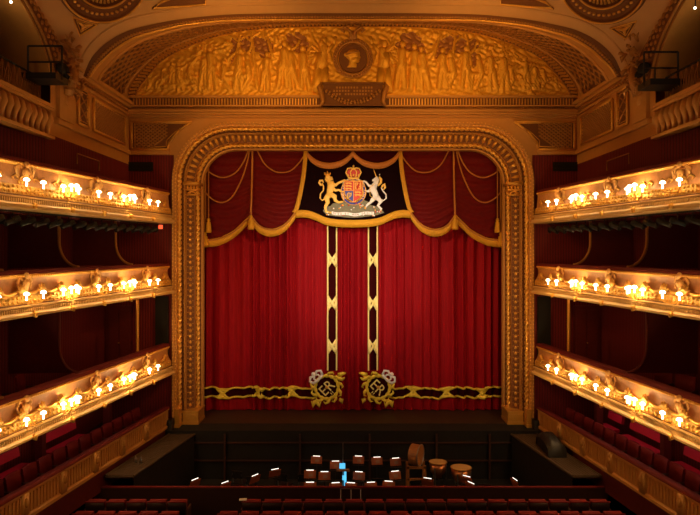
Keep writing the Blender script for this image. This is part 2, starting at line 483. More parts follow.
def build_tympanum():
    t = thing('tympanum', 'gilded relief of figures filling the shallow arch above the stage', 'relief panel')
    base = px2(CX, 98, FW).z
    rnd = random.Random(5)
    caps = []
    # figures: offset of px from centre, height px, options
    S = FW / FPX
    figs = []
    for sg in (-1, 1):
        spec = [(33, 52, 1, False), (46, 50, 2, False), (60, 46, 0, False), (72, 50, 2, False), (88, 44, 0, False), (101, 38, 0, True), (114, 42, 1, False),
                (128, 33, 0, True), (139, 44, 0, False), (150, 40, 2, False), (161, 27, 0, True), (172, 33, 2, False), (182, 28, 0, False), (192, 20, 0, True), (201, 15, 0, True)]
        for off, h, arm, seat in spec:
            off2 = off + rnd.uniform(-2, 2)
            figs.append(figure(sg * off2 * S, base + 6 * S + rnd.uniform(0, 4) * S, h * S * rnd.uniform(.9, 1.03), rnd.uniform(-.12, .12), arm, seat, rnd.choice((-1, 1)), rnd.uniform(.2, 1.2)))
        # reclining bodies, rocks, wings, tree trunks
        for k in range(26):
            o = rnd.uniform(112, 200); zz = rnd.uniform(4, max(6, 62 - (o - 100) * .45))
            a = rnd.uniform(-.9, .9); L = rnd.uniform(5, 13)
            figs.append([((sg * o * S, base + zz * S), ((sg * o + cos(a) * L) * S, base + (zz + sin(a) * L) * S), rnd.uniform(1.5, 3) * S, rnd.uniform(.8, 1.8) * S)])
        for (o, y0, y1, lean, r) in ((96, 10, 64, 6, 1.8), (118, 30, 62, -5, 1.5), (80, 40, 66, 8, 1.4), (146, 20, 55, 4, 1.6)):
            figs.append([((sg * o * S, base + y0 * S), (sg * (o + lean) * S, base + y1 * S), r * 1.3 * S, r * .8 * S),
                         ((sg * (o + lean) * S, base + (y1 - 8) * S), (sg * (o + lean + 12) * S, base + (y1 + 1) * S), r * .8 * S, r * .5 * S),
                         ((sg * (o + lean) * S, base + (y1 - 5) * S), (sg * (o + lean - 10) * S, base + (y1 + 2) * S), r * .8 * S, r * .5 * S)])
        for k in range(60):    # foliage
            o = rnd.uniform(40, 165); zz = 70 - (o / 165) ** 2 * 24 - rnd.uniform(0, 8)
            if 78 < o < 124 and zz < 63 or 47 < o < 68 and zz < 66: continue
            figs.append([((sg * o * S, base + zz * S), ((sg * o + rnd.uniform(-3, 3)) * S, base + (zz + rnd.uniform(-2, 2)) * S), 2.0 * S, 1.3 * S)])
    # index by x
    flat = [c for f in figs for c in f]
    bins = {}
    for c in flat:
        x0 = min(c[0][0] - c[2], c[1][0] - c[3]); x1 = max(c[0][0] + c[2], c[1][0] + c[3])
        for b in range(int(floor(x0 / .25)), int(floor(x1 / .25)) + 1): bins.setdefault(b, []).append(c)
    def top(x):
        # inner arch height at x
        ax = abs(x)
        best = base
        for a, b in zip(INI, INI[1:]):
            if min(a.x, b.x) <= x <= max(a.x, b.x) and abs(b.x - a.x) > 1e-6:
                f = (x - a.x) / (b.x - a.x); best = max(best, a.z + (b.z - a.z) * f)
        return best
    W = abs(INI[0].x); nx, nz = 560, 74
    P = []; H = []
    for i in range(nx + 1):
        x = -W + 2 * W * i / nx
        tz = top(min(max(x, -W + .01), W - .01)) + .03
        row = []; hr = []
        cs = bins.get(int(floor(x / .25)), [])
        for j in range(nz + 1):
            z = base - .03 + (tz - base + .03) * j / nz
            h = 0
            for c in cs: h = max(h, capsule(x, z, c[0], c[1], c[2], c[3]))
            h *= 1.0
            o = x / S; zz = (z - base) / S
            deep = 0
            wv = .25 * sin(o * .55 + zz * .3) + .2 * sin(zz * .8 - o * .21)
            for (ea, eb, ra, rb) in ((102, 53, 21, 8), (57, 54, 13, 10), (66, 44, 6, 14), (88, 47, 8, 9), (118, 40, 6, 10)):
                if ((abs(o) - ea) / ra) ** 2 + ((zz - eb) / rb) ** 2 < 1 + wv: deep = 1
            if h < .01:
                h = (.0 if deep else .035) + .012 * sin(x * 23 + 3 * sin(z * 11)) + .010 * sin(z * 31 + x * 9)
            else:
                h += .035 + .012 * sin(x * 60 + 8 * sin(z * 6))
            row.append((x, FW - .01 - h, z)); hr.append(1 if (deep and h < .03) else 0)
        P.append(row); H.append(hr)
    m = MB()
    b0 = 0
    for row in P: m.v.extend(row)
    mm = nz + 1
    for i in range(nx):
        for j in range(nz):
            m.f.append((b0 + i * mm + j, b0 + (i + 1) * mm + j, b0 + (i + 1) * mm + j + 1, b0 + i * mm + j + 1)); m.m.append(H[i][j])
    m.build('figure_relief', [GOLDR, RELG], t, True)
    # portrait medallion
    c = px2(353, 60, FW); c.y = FW - .12
    m = MB()
    m.lathe([(.0, -.05), (.52, -.05), (.52, .06), (.0, .06)], c, 36, Matrix.Rotation(pi / 2, 3, 'X'))
    md = m.build('medallion', GROUND, t, False)
    m = MB()
    for (r, q) in ((.60, .055), (.70, .035)):
        m.tube([c + Vector((r * cos(a), -.06, r * sin(a))) for a in [2 * pi * k / 40 for k in range(40)]], q, 6, closed=True)
    for k in range(40):
        a = 2 * pi * k / 40
        m.ball(c + Vector((.655 * cos(a), -.1, .655 * sin(a))), .04, .04, .04, 6, 4)
    m.build('medallion_wreath', DGOLD, md, True)
    # profile head facing right
    pr = [(-.05, -.34), (.12, -.34), (.14, -.24), (.10, -.18), (.20, -.16), (.235, -.12), (.22, -.08), (.245, -.055), (.235, -.02), (.285, .01), (.25, .09), (.255, .17), (.20, .26), (.08, .32), (-.07, .31),
          (-.19, .24), (-.27, .12), (-.25, .02), (-.17, -.04), (-.14, -.12), (-.16, -.26), (-.22, -.34)]
    m = MB(); m.prism([(a, b) for a, b in pr], c + Vector((0, -.055, -.0)), (1, 0, 0), (0, 0, 1), .06)
    m.ball(c + Vector((-.02, -.1, .12)), .24, .07, .17, 12, 6); m.ball(c + Vector((.06, -.1, -.05)), .13, .06, .12, 10, 5); m.ball(c + Vector((-.25, -.09, .12)), .09, .06, .08, 8, 5)
    m.build('profile_head', GOLDR, md, True)
    m = MB(); m.tube([c + Vector((-.25, -.15, .10)), c + Vector((-.05, -.18, .17)), c + Vector((.2, -.13, .22))], .025, 5); m.build('diadem', DGOLD, md)
    # crown above the medallion
    m = MB()
    for s in (-1, 1):
        m.tube([c + Vector((s * .05, -.1, .72)), c + Vector((s * .08, -.12, .95)), c + Vector((s * .28, -.12, 1.12)), c + Vector((s * .42, -.1, 1.02)), c + Vector((s * .30, -.1, .95))], .05, 6)
        m.tube([c + Vector((s * .35, -.1, 1.13)), c + Vector((s * .1, -.12, 1.18))], .04, 6)
    m.box(c.x - .14, c.x + .14, c.y - .14, c.y - .02, c.z + .68, c.z + .98)
    m.build('medallion_bracket', DGOLD, md, True)
    # two winged supporters
    for s in (-1, 1):
        m = MB()
        fg = figure(0, 0, 2.0, 0, 1, False, -s, 1.0)
        for a, b, r0, r1 in fg:
            m.tube([(s * 1.15 + a[0], FW - .12, base + .1 + a[1]), (s * 1.15 + b[0], FW - .12, base + .1 + b[1])], [r0, r1], 10, .55)
        m.ball((s * 1.15, FW - .14, base + .1 + 1.85), .12, .1, .14)
        for k in range(5):
            m.tube([(s * 1.2, FW - .1, base + 1.6), (s * (1.5 + .05 * k), FW - .11, base + 1.9 - .18 * k), (s * (1.68 - .02 * k), FW - .08, base + 1.75 - .35 * k)], [.07, .06, .02], 6, .5)
        m.build('winged_figure', GOLDR, t, True)
    # plaque with garland
    y = FW - .22
    a = px2(319, 83, y); b = px2(387, 106, y)
    m = MB(); m.box(a.x + .15, b.x - .15, y, FW, b.z, a.z)
    m.box(a.x + .05, b.x - .05, y - .03, FW, a.z - .06, a.z + .02); m.box(a.x + .05, b.x - .05, y - .03, FW, b.z, b.z + .06)
    pl = m.build('plaque', GROUND, t)
    m = MB()
    for s in (-1, 1):
        ex = b.x * .92 if s > 0 else a.x * .92
        m.tube([(ex, y - .03, a.z - .02), (ex + s * .1, y - .05, a.z - .15), (ex, y - .06, a.z - .4), (ex - s * .05, y - .05, b.z + .15), (ex + s * .05, y - .04, b.z)], [.05, .09, .10, .08, .04], 8)
        for k in range(9):
            u = k / 8
            m.ball((s * (.08 + .9 * u), y - .05, b.z + .1 + .42 * u * u), .055, .05, .055, 6, 4)
            m.ball((s * (.05 + .9 * u), y - .05, b.z + .16 + .40 * u * u + .04 * (k % 2)), .045, .04, .045, 6, 4)
    m.build('garland', DGOLD, pl, True)
    m = MB()
    for r in range(3):
        for k in range(14):
            if (k * 7 + r * 3) % 9 == 0: continue
            m.box(-.72 + k * .105, -.655 + k * .105, y - .02, y, a.z - .2 - r * .12, a.z - .135 - r * .12)
    m.build('inscription_strokes', DGOLD, pl)
build_tympanum()

XW = 8.25       # straight side wall of the proscenium bay
ZC = px2(0, 105, FW).z       # 11.84
ZP = px2(0, 155, FW).z       # 10.0
def lattice_panel(name, parent, o, ux, uy, poly, step=.17, th=.035):
    """frame + trellis in a polygon given in the frame (convex), clipped by even sampling"""
    o = Vector(o); ux = Vector(ux).normalized(); uy = Vector(uy).normalized(); n = ux.cross(uy).normalized()
    P = [Vector(p) for p in poly]
    m = MB(); m.prism(poly, o - n * .0, ux, uy, .012)
    pan = m.build(name, GROUND, parent)
    m = MB()
    k = len(P)
    for i in range(k):
        a, b = P[i], P[(i + 1) % k]
        A = o + ux * a[0] + uy * a[1]; B = o + ux * b[0] + uy * b[1]
        m.tube([A + n * .03, B + n * .03], .045, 6)
        c = sum(P, Vector((0, 0))) / k
        a2 = a + (c - a).normalized() * .12; b2 = b + (c - b).normalized() * .12
        m.tube([o + ux * a2[0] + uy * a2[1] + n * .02, o + ux * b2[0] + uy * b2[1] + n * .02], .018, 4)
    m.build('panel_frame', GOLD, pan, True)
    m = MB()
    x0 = min(p[0] for p in P); x1 = max(p[0] for p in P); y0 = min(p[1] for p in P); y1 = max(p[1] for p in P)
    c = sum(P, Vector((0, 0))) / k
    Q = [p + (c - p).normalized() * .10 for p in P]
    def clip(a, d):
        lo, hi = -100, 100
        for i in range(k):
            p, q = Q[i], Q[(i + 1) % k]
            e = q - p; nn = Vector((-e[1], e[0]))
            if nn.dot(c - p) < 0: nn = -nn
            f0 = nn.dot(a - p); f1 = nn.dot(d)
            if abs(f1) < 1e-9:
                if f0 < 0: return None
            elif f1 > 0: lo = max(lo, -f0 / f1)
            else: hi = min(hi, -f0 / f1)
        return (lo, hi) if hi > lo + .02 else None
    s = -((x1 - x0) + (y1 - y0))
    while s < (x1 - x0) + (y1 - y0):
        for d in (Vector((1, .75)), Vector((1, -.75))):
            a = Vector((c[0] + s, c[1])); r = clip(a, d)
            if r:
                A = a + d * r[0]; B = a + d * r[1]
                m.tube([o + ux * A[0] + uy * A[1] + n * .025, o + ux * B[0] + uy * B[1] + n * .025], .026, 4, caps=False)
        s += step
    m.build('trellis', DGOLD, pan)
    return pan

# ---- proscenium path (inner opening edge)
XO, ZO, RO = 5.80, 10.36, 1.30
def YM(y): return 19.9 + (y - 19.9) * .72
YI, YOUT = 21.4, 20.0
def pros_path(d, n=14, z0=0.0, side=0):
    """points of the opening offset outward by d, from left foot over the head to right foot; (x, z)"""
    d = d * 1.09
    r = RO + d
    L = []
    zc = ZO - RO; xc = XO - RO
    for k in range(24): L.append((-(XO + d), z0 + (zc - z0) * k / 24))
    for k in range(n + 1):
        a = pi - pi / 2 * k / n
        L.append((-xc + r * cos(a), zc + r * sin(a)))
    for k in range(1, 30): L.append((-xc + 2 * xc * k / 30, zc + r))
    for k in range(n + 1):
        a = pi / 2 - pi / 2 * k / n
        L.append((xc + r * cos(a), zc + r * sin(a)))
    for k in range(1, 25): L.append((XO + d, zc + (z0 - zc) * k / 24))
    return L
def build_front_wall():
    fw = MB()
    # red flanks beside the arch, cream field above, all with thickness
    outer = pros_path(.74)
    P = []
    for s in (-1, 1):
        fw.cur = 0
        fw.box(*sorted((s * (XO + .79), s * 10.4)), FW, FW + .4, -2.0, ZP)
    fw.cur = 1
    zc = ZO - RO; xc = XO - RO; r = RO + .6
    # field above: strips from the arch outline up to ZC
    pts = [p for p in outer if p[1] >= zc - .01]
    row0 = [(x, FW, max(z, ZP if abs(x) > XO + .78 else z)) for x, z in pts]
    fw.grid([[(x, FW, z) for x, z in pts], [(x, FW, 15.4) for x, z in pts]], True)
    for s in (-1, 1):
        fw.box(*sorted((s * (XO + .79), s * 10.4)), FW, FW + .4, ZP, ZC)
    struct(fw.build('wall_front', [REDWALL, PLASTER]))
    # entablature
    t = thing('entablature', 'fluted frieze and cornice running below the relief tympanum', 'cornice')
    def H(m, y0, y1, out, x=8.2):
        z0 = px2(0, y1, FW).z; z1 = px2(0, y0, FW).z
        m.box(-x, x, FW - out, FW + .02, z0, z1)
    m = MB(); H(m, 96.5, 98.5, .14); H(m, 106, 107.5, .16); H(m, 110, 111.3, .14); H(m, 111.3, 113.5, .24); H(m, 114.5, 116, .3); H(m, 116, 118, .1)
    m.build('cornice_mouldings', PLASTER, t)
    m = MB(); H(m, 98.5, 106, .05); m.build('frieze_ground', GROUND, t)
    m = MB(); z0 = px2(0, 105.6, FW).z; z1 = px2(0, 99.2, FW).z
    n = 150
    for i in range(n):
        x = -8.1 + 16.2 * (i + .5) / n
        if abs(x) < 1.25: continue
        m.box(x - .022, x + .022, FW - .10, FW - .05, z0, z1)
    m.build('fluted_moulding', GOLD, t)
    m = MB(); z = px2(0, 108.8, FW).z
    for i in range(200):
        x = -8.1 + 16.2 * (i + .5) / 200
        m.ball((x, FW - .06, z), .03, .05, .04, 6, 4)
    m.build('bead_moulding', DGOLD, t, True)
    # side panels with trellis
    for s in (-1, 1):
        a = px2(132, 122, FW - .02); b = px2(192, 149.5, FW - .02)
        w = abs(b.x - a.x); h = a.z - b.z
        poly = [(0, 0), (w * .60, 0), (w * .62, h * .25), (w * .78, h * .68), (w, h), (0, h)]
        pn = thing('spandrel_panel', 'trellis panel in the spandrel %s of the stage arch' % ('left' if s < 0 else 'right'), 'wall panel', group='trellis panels beside the arch')
        if s < 0: lattice_panel('trellis_ground', pn, (a.x, FW - .02, b.z), (1, 0, 0), (0, 0, 1), poly)
        else: lattice_panel('trellis_ground', pn, (-a.x, FW - .02, b.z), (1, 0, 0), (0, 0, 1), [(-x, y) for x, y in reversed(poly)])
        # moulding strips at the foot of the cream zone
        m = MB(); zb = px2(0, 153, FW).z
        x0, x1 = sorted((s * 6.75, s * 8.2))
        m.box(x0, x1, FW - .12, FW, ZP, ZP + .12); m.box(x0, x1, FW - .06, FW, ZP + .12, ZP + .17)
        tag(m.build('string_course', PLASTER), 'plain cream ledge above the red wall beside the %s of the arch' % ('left' if s < 0 else 'right'), 'moulding')
        # black ventilation grille
        a = px2(128, 162, FW - .03); b = px2(153, 171, FW - .03)
        m = MB(); x0, x1 = sorted((s * -a.x, s * -b.x)); m.box(x0, x1, FW - .05, FW - .002, b.z, a.z)
        v = tag(m.build('vent_grille', MATBLK), 'black ventilation grille on the red wall %s of the arch' % ('left' if s < 0 else 'right'), 'vent')
        m = MB()
        for k in range(6): m.box(x0 + .03, x1 - .03, FW - .06, FW - .045, b.z + .03 + k * .05, b.z + .045 + k * .05)
        m.build('vent_slats', BLACK, v)
build_front_wall()

# ---- proscenium frame
def pros_sweep(m, prof, z0=0.0, flip=False):
    """prof: (d, y)"""
    paths = [[(x, YM(y), z) for x, z in pros_path(d, z0=z0)] for d, y in prof]
    m.grid(paths, flip)
def rope(m, d, y, r, pitch, lobes=2, z0=0.0, zmax=None, nseg_per=8, squash=1):
    P3 = [Vector((x, YM(y), z)) for x, z in pros_path(d, 24, z0=z0)]
    L = length(P3); n = int(L / pitch * nseg_per); Q = resample(P3, n)
    rows = []; nn = 8
    for i, p in enumerate(Q):
        t = (Q[min(i + 1, n)] - Q[max(i - 1, 0)]).normalized()
        a = Vector((0, 1, 0)); b = t.cross(a)
        s = L * i / n
        row = []
        for j in range(nn):
            th = 2 * pi * j / nn
            rr = r * (1 + .42 * cos(lobes * (th - s / pitch * pi)))
            row.append(p + a * cos(th) * rr * squash + b * sin(th) * rr)
        rows.append(row)
    m.grid(rows, False, True)
def build_proscenium():
    t = thing('proscenium_arch', 'gilded proscenium arch with rope mouldings framing the red curtain', 'proscenium arch')
    m = MB()
    prof = [(0, 21.7), (0, 21.36), (.05, 21.32), (.05, 21.2), (.19, 21.12), (.21, 20.95), (.44, 20.75), (.46, 20.55), (.52, 20.5), (.52, 20.34), (.63, 20.28), (.64, 20.02), (.70, 20.0), (.70, 19.92), (.71, 19.90), (.77, 19.90), (.77, 20.05)]
    pros_sweep(m, prof)
    m.build('frame_mouldings', PLASTER, t, False)
    m = MB(); pros_sweep(m, [(.20, 20.94), (.32, 20.83), (.445, 20.73)]); m.build('concave_ground', GROUND, t, False)
    m = MB(); pros_sweep(m, [(.045, 21.30), (.045, 21.19), (.10, 21.15), (.20, 21.10)]); m.build('rope_recess', GROUND, t, False)
    m = MB(); pros_sweep(m, [(.455, 20.54), (.515, 20.49), (.515, 20.33), (.625, 20.27)]); m.build('rope_recess', GROUND, t, False)
    m = MB(); rope(m, .115, 21.08, .065, .19); m.build('rope_moulding', GOLD, t, True)
    m = MB(); rope(m, .58, 20.22, .066, .19); m.build('rope_moulding', GOLD, t, True)
    m = MB(); rope(m, .47, 20.50, .035, .13); m.build('rope_moulding', DGOLD, t, True)
    # beads
    m = MB()
    for d, y, r, st in ((.675, 20.0, .028, .13), (.74, 19.89, .026, .12)):
        P = resample([Vector((x, YM(y), z)) for x, z in pros_path(d, 24)], 240 if r > .028 else 250)
        for p in P: m.ball(p, r, r, r, 6, 4)
    m.build('bead_moulding', GOLD, t, True)
    # enriched concave panel: leaf tongues all the way round
    m = MB()
    P = resample([Vector((x, YM(20.83), z)) for x, z in pros_path(.325, 24)], 150)
    n = len(P) - 1
    for i in range(n):
        p = P[i]; tt = (P[i + 1] - P[max(i - 1, 0)]).normalized(); out = Vector((0, 1, 0)).cross(tt)
        if (p + out * .1 - Vector((0, 20.57, 6))).length < (p - Vector((0, 20.57, 6))).length: out = -out
        up = p.z > ZO - RO - .2
        if up:
            q0 = p - out * .10 + Vector((0, .10, 0)); q1 = p + out * .10 + Vector((0, -.12, 0))
            m.tube([q0, (q0 + q1) / 2 + Vector((0, -.03, 0)), q1], [.035, .065, .055], 6, caps=True, yaxis=(0, 1, 0))
        else:
            m.ball(p + Vector((0, -.02, 0)), .06, .06, .07, 6, 4)
            m.ball(p - out * .07 + Vector((0, .05, .05)), .022, .022, .022, 5, 3)
            m.ball(p + out * .07 + Vector((0, -.09, .05)), .022, .022, .022, 5, 3)
    m.build('leaf_moulding', GOLD, t, True)
    for s in (-1, 1):
        # impost capital and pedestals
        m = MB(); zc = ZO - RO
        def bx(d0, d1, y0, y1, z0, z1): m.box(*sorted((s * (XO + d0 * 1.09), s * (XO + d1 * 1.09))), YM(y0), YM(y1), z0, z1)
        bx(.0, .50, 20.40, 21.4, zc - .12, zc - .02); bx(.02, .48, 20.5, 21.4, zc - .32, zc - .27); bx(.03, .46, 20.6, 21.4, zc - .50, zc - .45)
        for k in range(4): m.ball((s * (XO + .10 + .10 * k), YM(20.78 + .09 * (3 - k) - .22), zc - .20), .05, .05, .07, 8, 5)
        m.tube([(s * (XO + .27 + .17 * cos(a)), YM(20.70), zc - .52 + .0 + .17 * sin(a)) for a in [pi * k / 10 for k in range(11)]], .035, 6)
        m.build('impost_capital', GOLD, t, True)
        m = MB()
        bx(-.03, .50, 20.35, 21.5, 0, .48); bx(-.05, .52, 20.32, 21.52, .0, .10); bx(-.05, .52, 20.32, 21.52, .44, .50); bx(.02, .44, 20.33, 20.36, .16, .38)
        bx(.53, .68, 19.9, 20.4, -.02, .62); bx(.52, .69, 19.88, 20.4, .58, .66); bx(.52, .80, 19.84, 20.3, -.02, .10)
        m.build('pedestal', GOLD, t)
build_proscenium()

# ------------------------------------------------------------------ stage, pit, stalls floor
PZ = -1.75
def build_floors():
    m = MB(); m.box(-8.2, 8.2, 20.35, 24, -.5, 0.0); struct(m.build('floor_stage', STAGEW))
    m = MB(); m.box(-6.0, 6.0, 19.55, 20.35, -.5, -.005); m.box(-8.2, -6.0, 19.55, 20.35, -.5, -.01); m.box(6.0, 8.2, 19.55, 20.35, -.5, -.01)
    struct(m.build('floor_apron', MATBLK))
    m = MB(); m.box(-7.0, 7.0, 15.9, 19.6, PZ - .2, PZ); struct(m.build('floor_pit', MATBLK))
    m = MB(); m.box(-8.6, 8.6, -6, 15.9, -1.6, -1.3); struct(m.build('floor_stalls', CARPET))
    m = MB(); m.box(-7.0, 7.0, 19.56, 19.62, PZ, -.5); struct(m.build('wall_pit', MATBLK))
    m = MB(); z = px2(0, 443, 19.5).z
    m.box(-6.8, 6.8, 19.5, 19.56, z - .02, z + .02); z = px2(0, 461, 19.5).z; m.box(-6.8, 6.8, 19.5, 19.56, z - .02, z + .02)
    tag(m.build('pit_wall_rail', DWOOD), 'thin brown rails along the dark wall under the stage edge', 'rail')
    for k, x in enumerate((-4.6, -1.9, .6, 3.0, 4.9)):
        m = MB(); m.box(x - .03, x + .03, 19.44, 19.5, PZ, -.1)
        tag(m.build('pit_wall_post', DWOOD), '%s slim post from the left on the wall under the stage edge' % ordw(k), 'post', 'posts on the pit wall')
    m = MB(); m.box(-11, 11, 24, 24.3, -2, 16); struct(m.build('wall_stage', MATBLK))
    m = MB(); m.box(-12, 12, -6.3, -6, -2, 20); struct(m.build('wall_back', DRED))
    # pit rail
    t = thing('pit_rail', 'long low barrier with a red velvet top between the pit and the stalls', 'barrier', (0, 15.9, -1.3))
    m = MB(); m.box(-7.55, 7.45, -.04, .04, 0, .84); m.build('barrier_panel', SHELL, t)
    m = MB(); m.tube([(-7.6, 0, .86), (7.5, 0, .86)], .032, 8); m.build('velvet_top', VELVET, t, True)
    # side walkways
    for s in (-1, 1):
        t = thing('side_walkway', 'dark slatted walkway along the %s side of the orchestra pit' % ('left' if s < 0 else 'right'), 'walkway')
        a0, a1 = 6.62, 5.70; b0, b1 = 7.27, 6.45
        m = MB()
        n = 9
        for k in range(n):
            u0, u1 = k / n, (k + .84) / n
            q = [(a0 + (a1 - a0) * u0, 19.55), (a0 + (a1 - a0) * u1, 19.55), (b0 + (b1 - b0) * u1, 15.95), (b0 + (b1 - b0) * u0, 15.95)]
            P = [(s * x, y, z) for z in (-.20, -.12) for x, y in q]
            m.add(P, [(0, 1, 2, 3), (7, 6, 5, 4), (0, 4, 5, 1), (1, 5, 6, 2), (2, 6, 7, 3), (3, 7, 4, 0)])
        m.build('slatted_deck', PLANK, t)
        m = MB()
        for (x0, x1) in ((a0, b0), (a1, b1)):
            m.tube([(s * x0, 19.55, -.13), (s * x1, 15.95, -.13)], .035, 6)
        m.tube([(s * b0, 15.97, -.16), (s * b1, 15.97, -.16)], .03, 6)
        m.build('deck_edge', PLANK, t)
        m = MB()
        P = [(s * a1, 19.5, z) for z in (PZ, -.2)] + [(s * b1, 15.97, z) for z in (-.2, PZ)]
        m.add(P, [(0, 1, 2, 3)])
        m.build('pit_side_screen', MATBLK, t)
build_floors()

# ------------------------------------------------------------------ curtains
def fold(x, z):
    ph = x * 15.5 + 1.6 * sin(x * 2.1 + 1) + .9 * sin(x * 5.3 + 2) + .10 * sin(z * .7 + x)
    a = .075 + .035 * sin(x * 1.7 + .5) + .012 * sin(z * .5 + x * 3)
    v = sin(ph)
    return 22.0 + a * (v + .25 * sin(ph * 2 + .6)) + .03 * sin(x * 1.3)
def gs(px, py, lift=.05):
    """on the curtain: pixel of the photograph to a point just in front of the folds"""
    x = (px - CX) / FPX * 22.0; z = EYE - (py - HY) / FPX * 22.0
    return Vector((x, fold(x, z) - lift, z))
def strip(m, P, Q, nsub=3):
    """ribbon between polylines P and Q (pixel coordinates) lying on the curtain"""
    R = []
    for a, b in zip(P, Q):
        R.append([gs(a[0] + (b[0] - a[0]) * k / nsub, a[1] + (b[1] - a[1]) * k / nsub) for k in range(nsub + 1)])
    m.grid(R)
def build_curtain(s):
    side = 'left' if s < 0 else 'right'
    t = thing('stage_curtain', '%s half of the tall red velvet stage curtain with gold border' % side, 'curtain', group='stage curtains')
    m = MB(); nx = 520; nz = 26
    x0, x1 = (-6.45, .03) if s < 0 else (-.03, 6.45)
    dy = 0 if s < 0 else .06
    P = [[(x0 + (x1 - x0) * i / nx, fold(x0 + (x1 - x0) * i / nx, z) + dy * max(0, 1 - abs(x0 + (x1 - x0) * i / nx) * 3), z) for z in [.03 + 10.9 * j / nz for j in range(nz + 1)]] for i in range(nx + 1)]
    m.grid(P, True); m.build('velvet_drape', CURT, t, True)
    # px coordinates mirrored for the right
    MX = (lambda p: p) if s < 0 else (lambda p: 2 * CX - 1.0 - p + (0 if True else 0))
    # bottom border cords
    def wob(p): return .9 * sin(p * .145) + .5 * sin(p * .31 + 1)
    xs = [204 + k * 1.0 for k in range(int(317 - 204) + 1)]
    m = MB(); m.cur = 0
    strip(m, [(MX(x), 388.5 + wob(x)) for x in xs], [(MX(x), 396 + wob(x)) for x in xs]); m.build('border_ground', MAROON, t, True)
    m = MB()
    for y in (387.5, 396.5):
        m.tube([gs(MX(x), y + wob(x), .085) for x in xs], .044, 5, caps=False)
    for c in (223, 259, 292):
        for k in range(-5, 6):
            pass
        for d in (-1, 1):
            pts = [(c - 6, 392 + d * -4.0), (c - 3, 392 + d * -2.6), (c, 392), (c + 3, 392 + d * 2.6), (c + 6, 392 + d * 4.0)]
            m.tube([gs(MX(a), b + wob(a), .09) for a, b in pts], [.05, .06, .09, .06, .05], 6, .4)
        for d in (-1, 1):
            pts = [(c - 6.5, 392 + d * 4), (c - 2, 392 + d * 3.5), (c + 2, 392 + d * 3.5), (c + 6.5, 392 + d * 4)]
            m.tube([gs(MX(a), b + wob(a), .09) for a, b in pts], [.03, .075, .075, .03], 6, .4)
    m.build('bottom_border', APPL, t, True)
    # vertical border
    ys = [224 + k * 2.0 for k in range(int((370 - 224) / 2) + 1)]
    m = MB(); strip(m, [(MX(328.5), y) for y in ys], [(MX(337), y) for y in ys]); m.build('border_ground', MAROON, t, True)
    m = MB()
    for x in (327.8, 336.6):
        m.tube([gs(MX(x), y, .085) for y in ys], .035, 5, caps=False)
    for c in (260, 303, 346):
        for d in (-1, 1):
            pts = [(332.2 - d * 4.0, c - 7), (332.2 - d * 2.2, c - 3.5), (332.2, c), (332.2 + d * 2.2, c + 3.5), (332.2 + d * 4.0, c + 7)]
            m.tube([gs(MX(a), b, .09) for a, b in pts], [.04, .055, .085, .055, .04], 6, .4)
            pts = [(332.2 + d * 4, c - 7), (332.2 + d * 3.5, c - 2), (332.2 + d * 3.5, c + 2), (332.2 + d * 4, c + 7)]
            m.tube([gs(MX(a), b, .09) for a, b in pts], [.03, .075, .075, .03], 6, .4)
    m.build('upright_border', APPLW, t, True)
    # royal cypher in a scrolled cartouche
    c0 = (327.0, 386.0)
    def G(u, v, l=.13): return gs2(c0[0] + u, c0[1] + v, l)
    def gs2(a, b, l):
        q = gs(MX(a), b, 0); q.y = 22.0 - .07 - l; return q
    m = MB()
    ring = [G(11.5 * cos(a), 11.5 * sin(a)) for a in [2 * pi * k / 28 for k in range(28)]]
    m.tube(ring, [.055 + .035 * (k % 2) for k in range(28)], 6, .5, closed=True)
    for k in range(11):
        a = 2 * pi * k / 11 + .2
        if 3.6 < a % (2 * pi) < 4.35: continue
        r = 12.2; L = 3.8
        p = [G(r * cos(a), r * sin(a)), G((r + L * .6) * cos(a + .12), (r + L * .6) * sin(a + .12), .18), G((r + L) * cos(a + .32), (r + L) * sin(a + .32), .16), G((r + L * .6) * cos(a + .45), (r + L * .6) * sin(a + .45))]
        m.tube(p, [.07, .065, .045, .02], 6, .5)
    for (u, v, du, dv) in ((14, -13, 5, -1), (13, -9, 5, 1), (-12, 14, -3, 5), (-9, 15, 3, 4), (14, 12, 2, 3)):
        m.tube([G(u - du * .6, v - dv * .2), G(u, v, .2), G(u + du * .5, v + dv, .17), G(u + du, v + dv * .1 - 1)], [.06, .10, .07, .03], 6, .5)
    m.build('cartouche', APPL, t, True)
    m = MB(); m.lathe([(0, -.02), (.42, -.02), (.42, .02), (0, .02)], G(0, 0, .03), 24, Matrix.Rotation(pi / 2, 3, 'X')); m.build('cartouche_ground', MAROON, t)
    # crown, tipped away from the centre
    m = MB()
    def K(u, v, l=.17):   # frame rotated 45 degrees, up = away to top outer corner
        ca = cos(radians(-45)); sa = sin(radians(-45))
        return G(u * ca - v * -sa * -1 * -1, 0, l)
    def R2(u, v, l=.17):
        # u across, v up, in pixels; up direction points to (-1,-1) on the left half
        ux, uy = .7071, -.7071; vx, vy = -.7071, -.7071
        return G(u * ux + v * vx, u * uy + v * vy, l)
    m.tube([R2(-6, 12), R2(-2, 11.4), R2(2, 11.4), R2(6, 12)], .06, 6, .6)
    for sg in (-1, 1):
        m.tube([R2(sg * 6, 12), R2(sg * 7.5, 16), R2(sg * 4.5, 18.5), R2(0, 16.5)], .055, 6, .6)
        m.tube([R2(sg * 2.5, 12), R2(sg * 3, 15), R2(0, 17)], .04, 6, .6)
    m.ball(R2(0, 18.8), .08)
    m.build('crown', WHITE, t, True)
    # letters
    bits = MB()
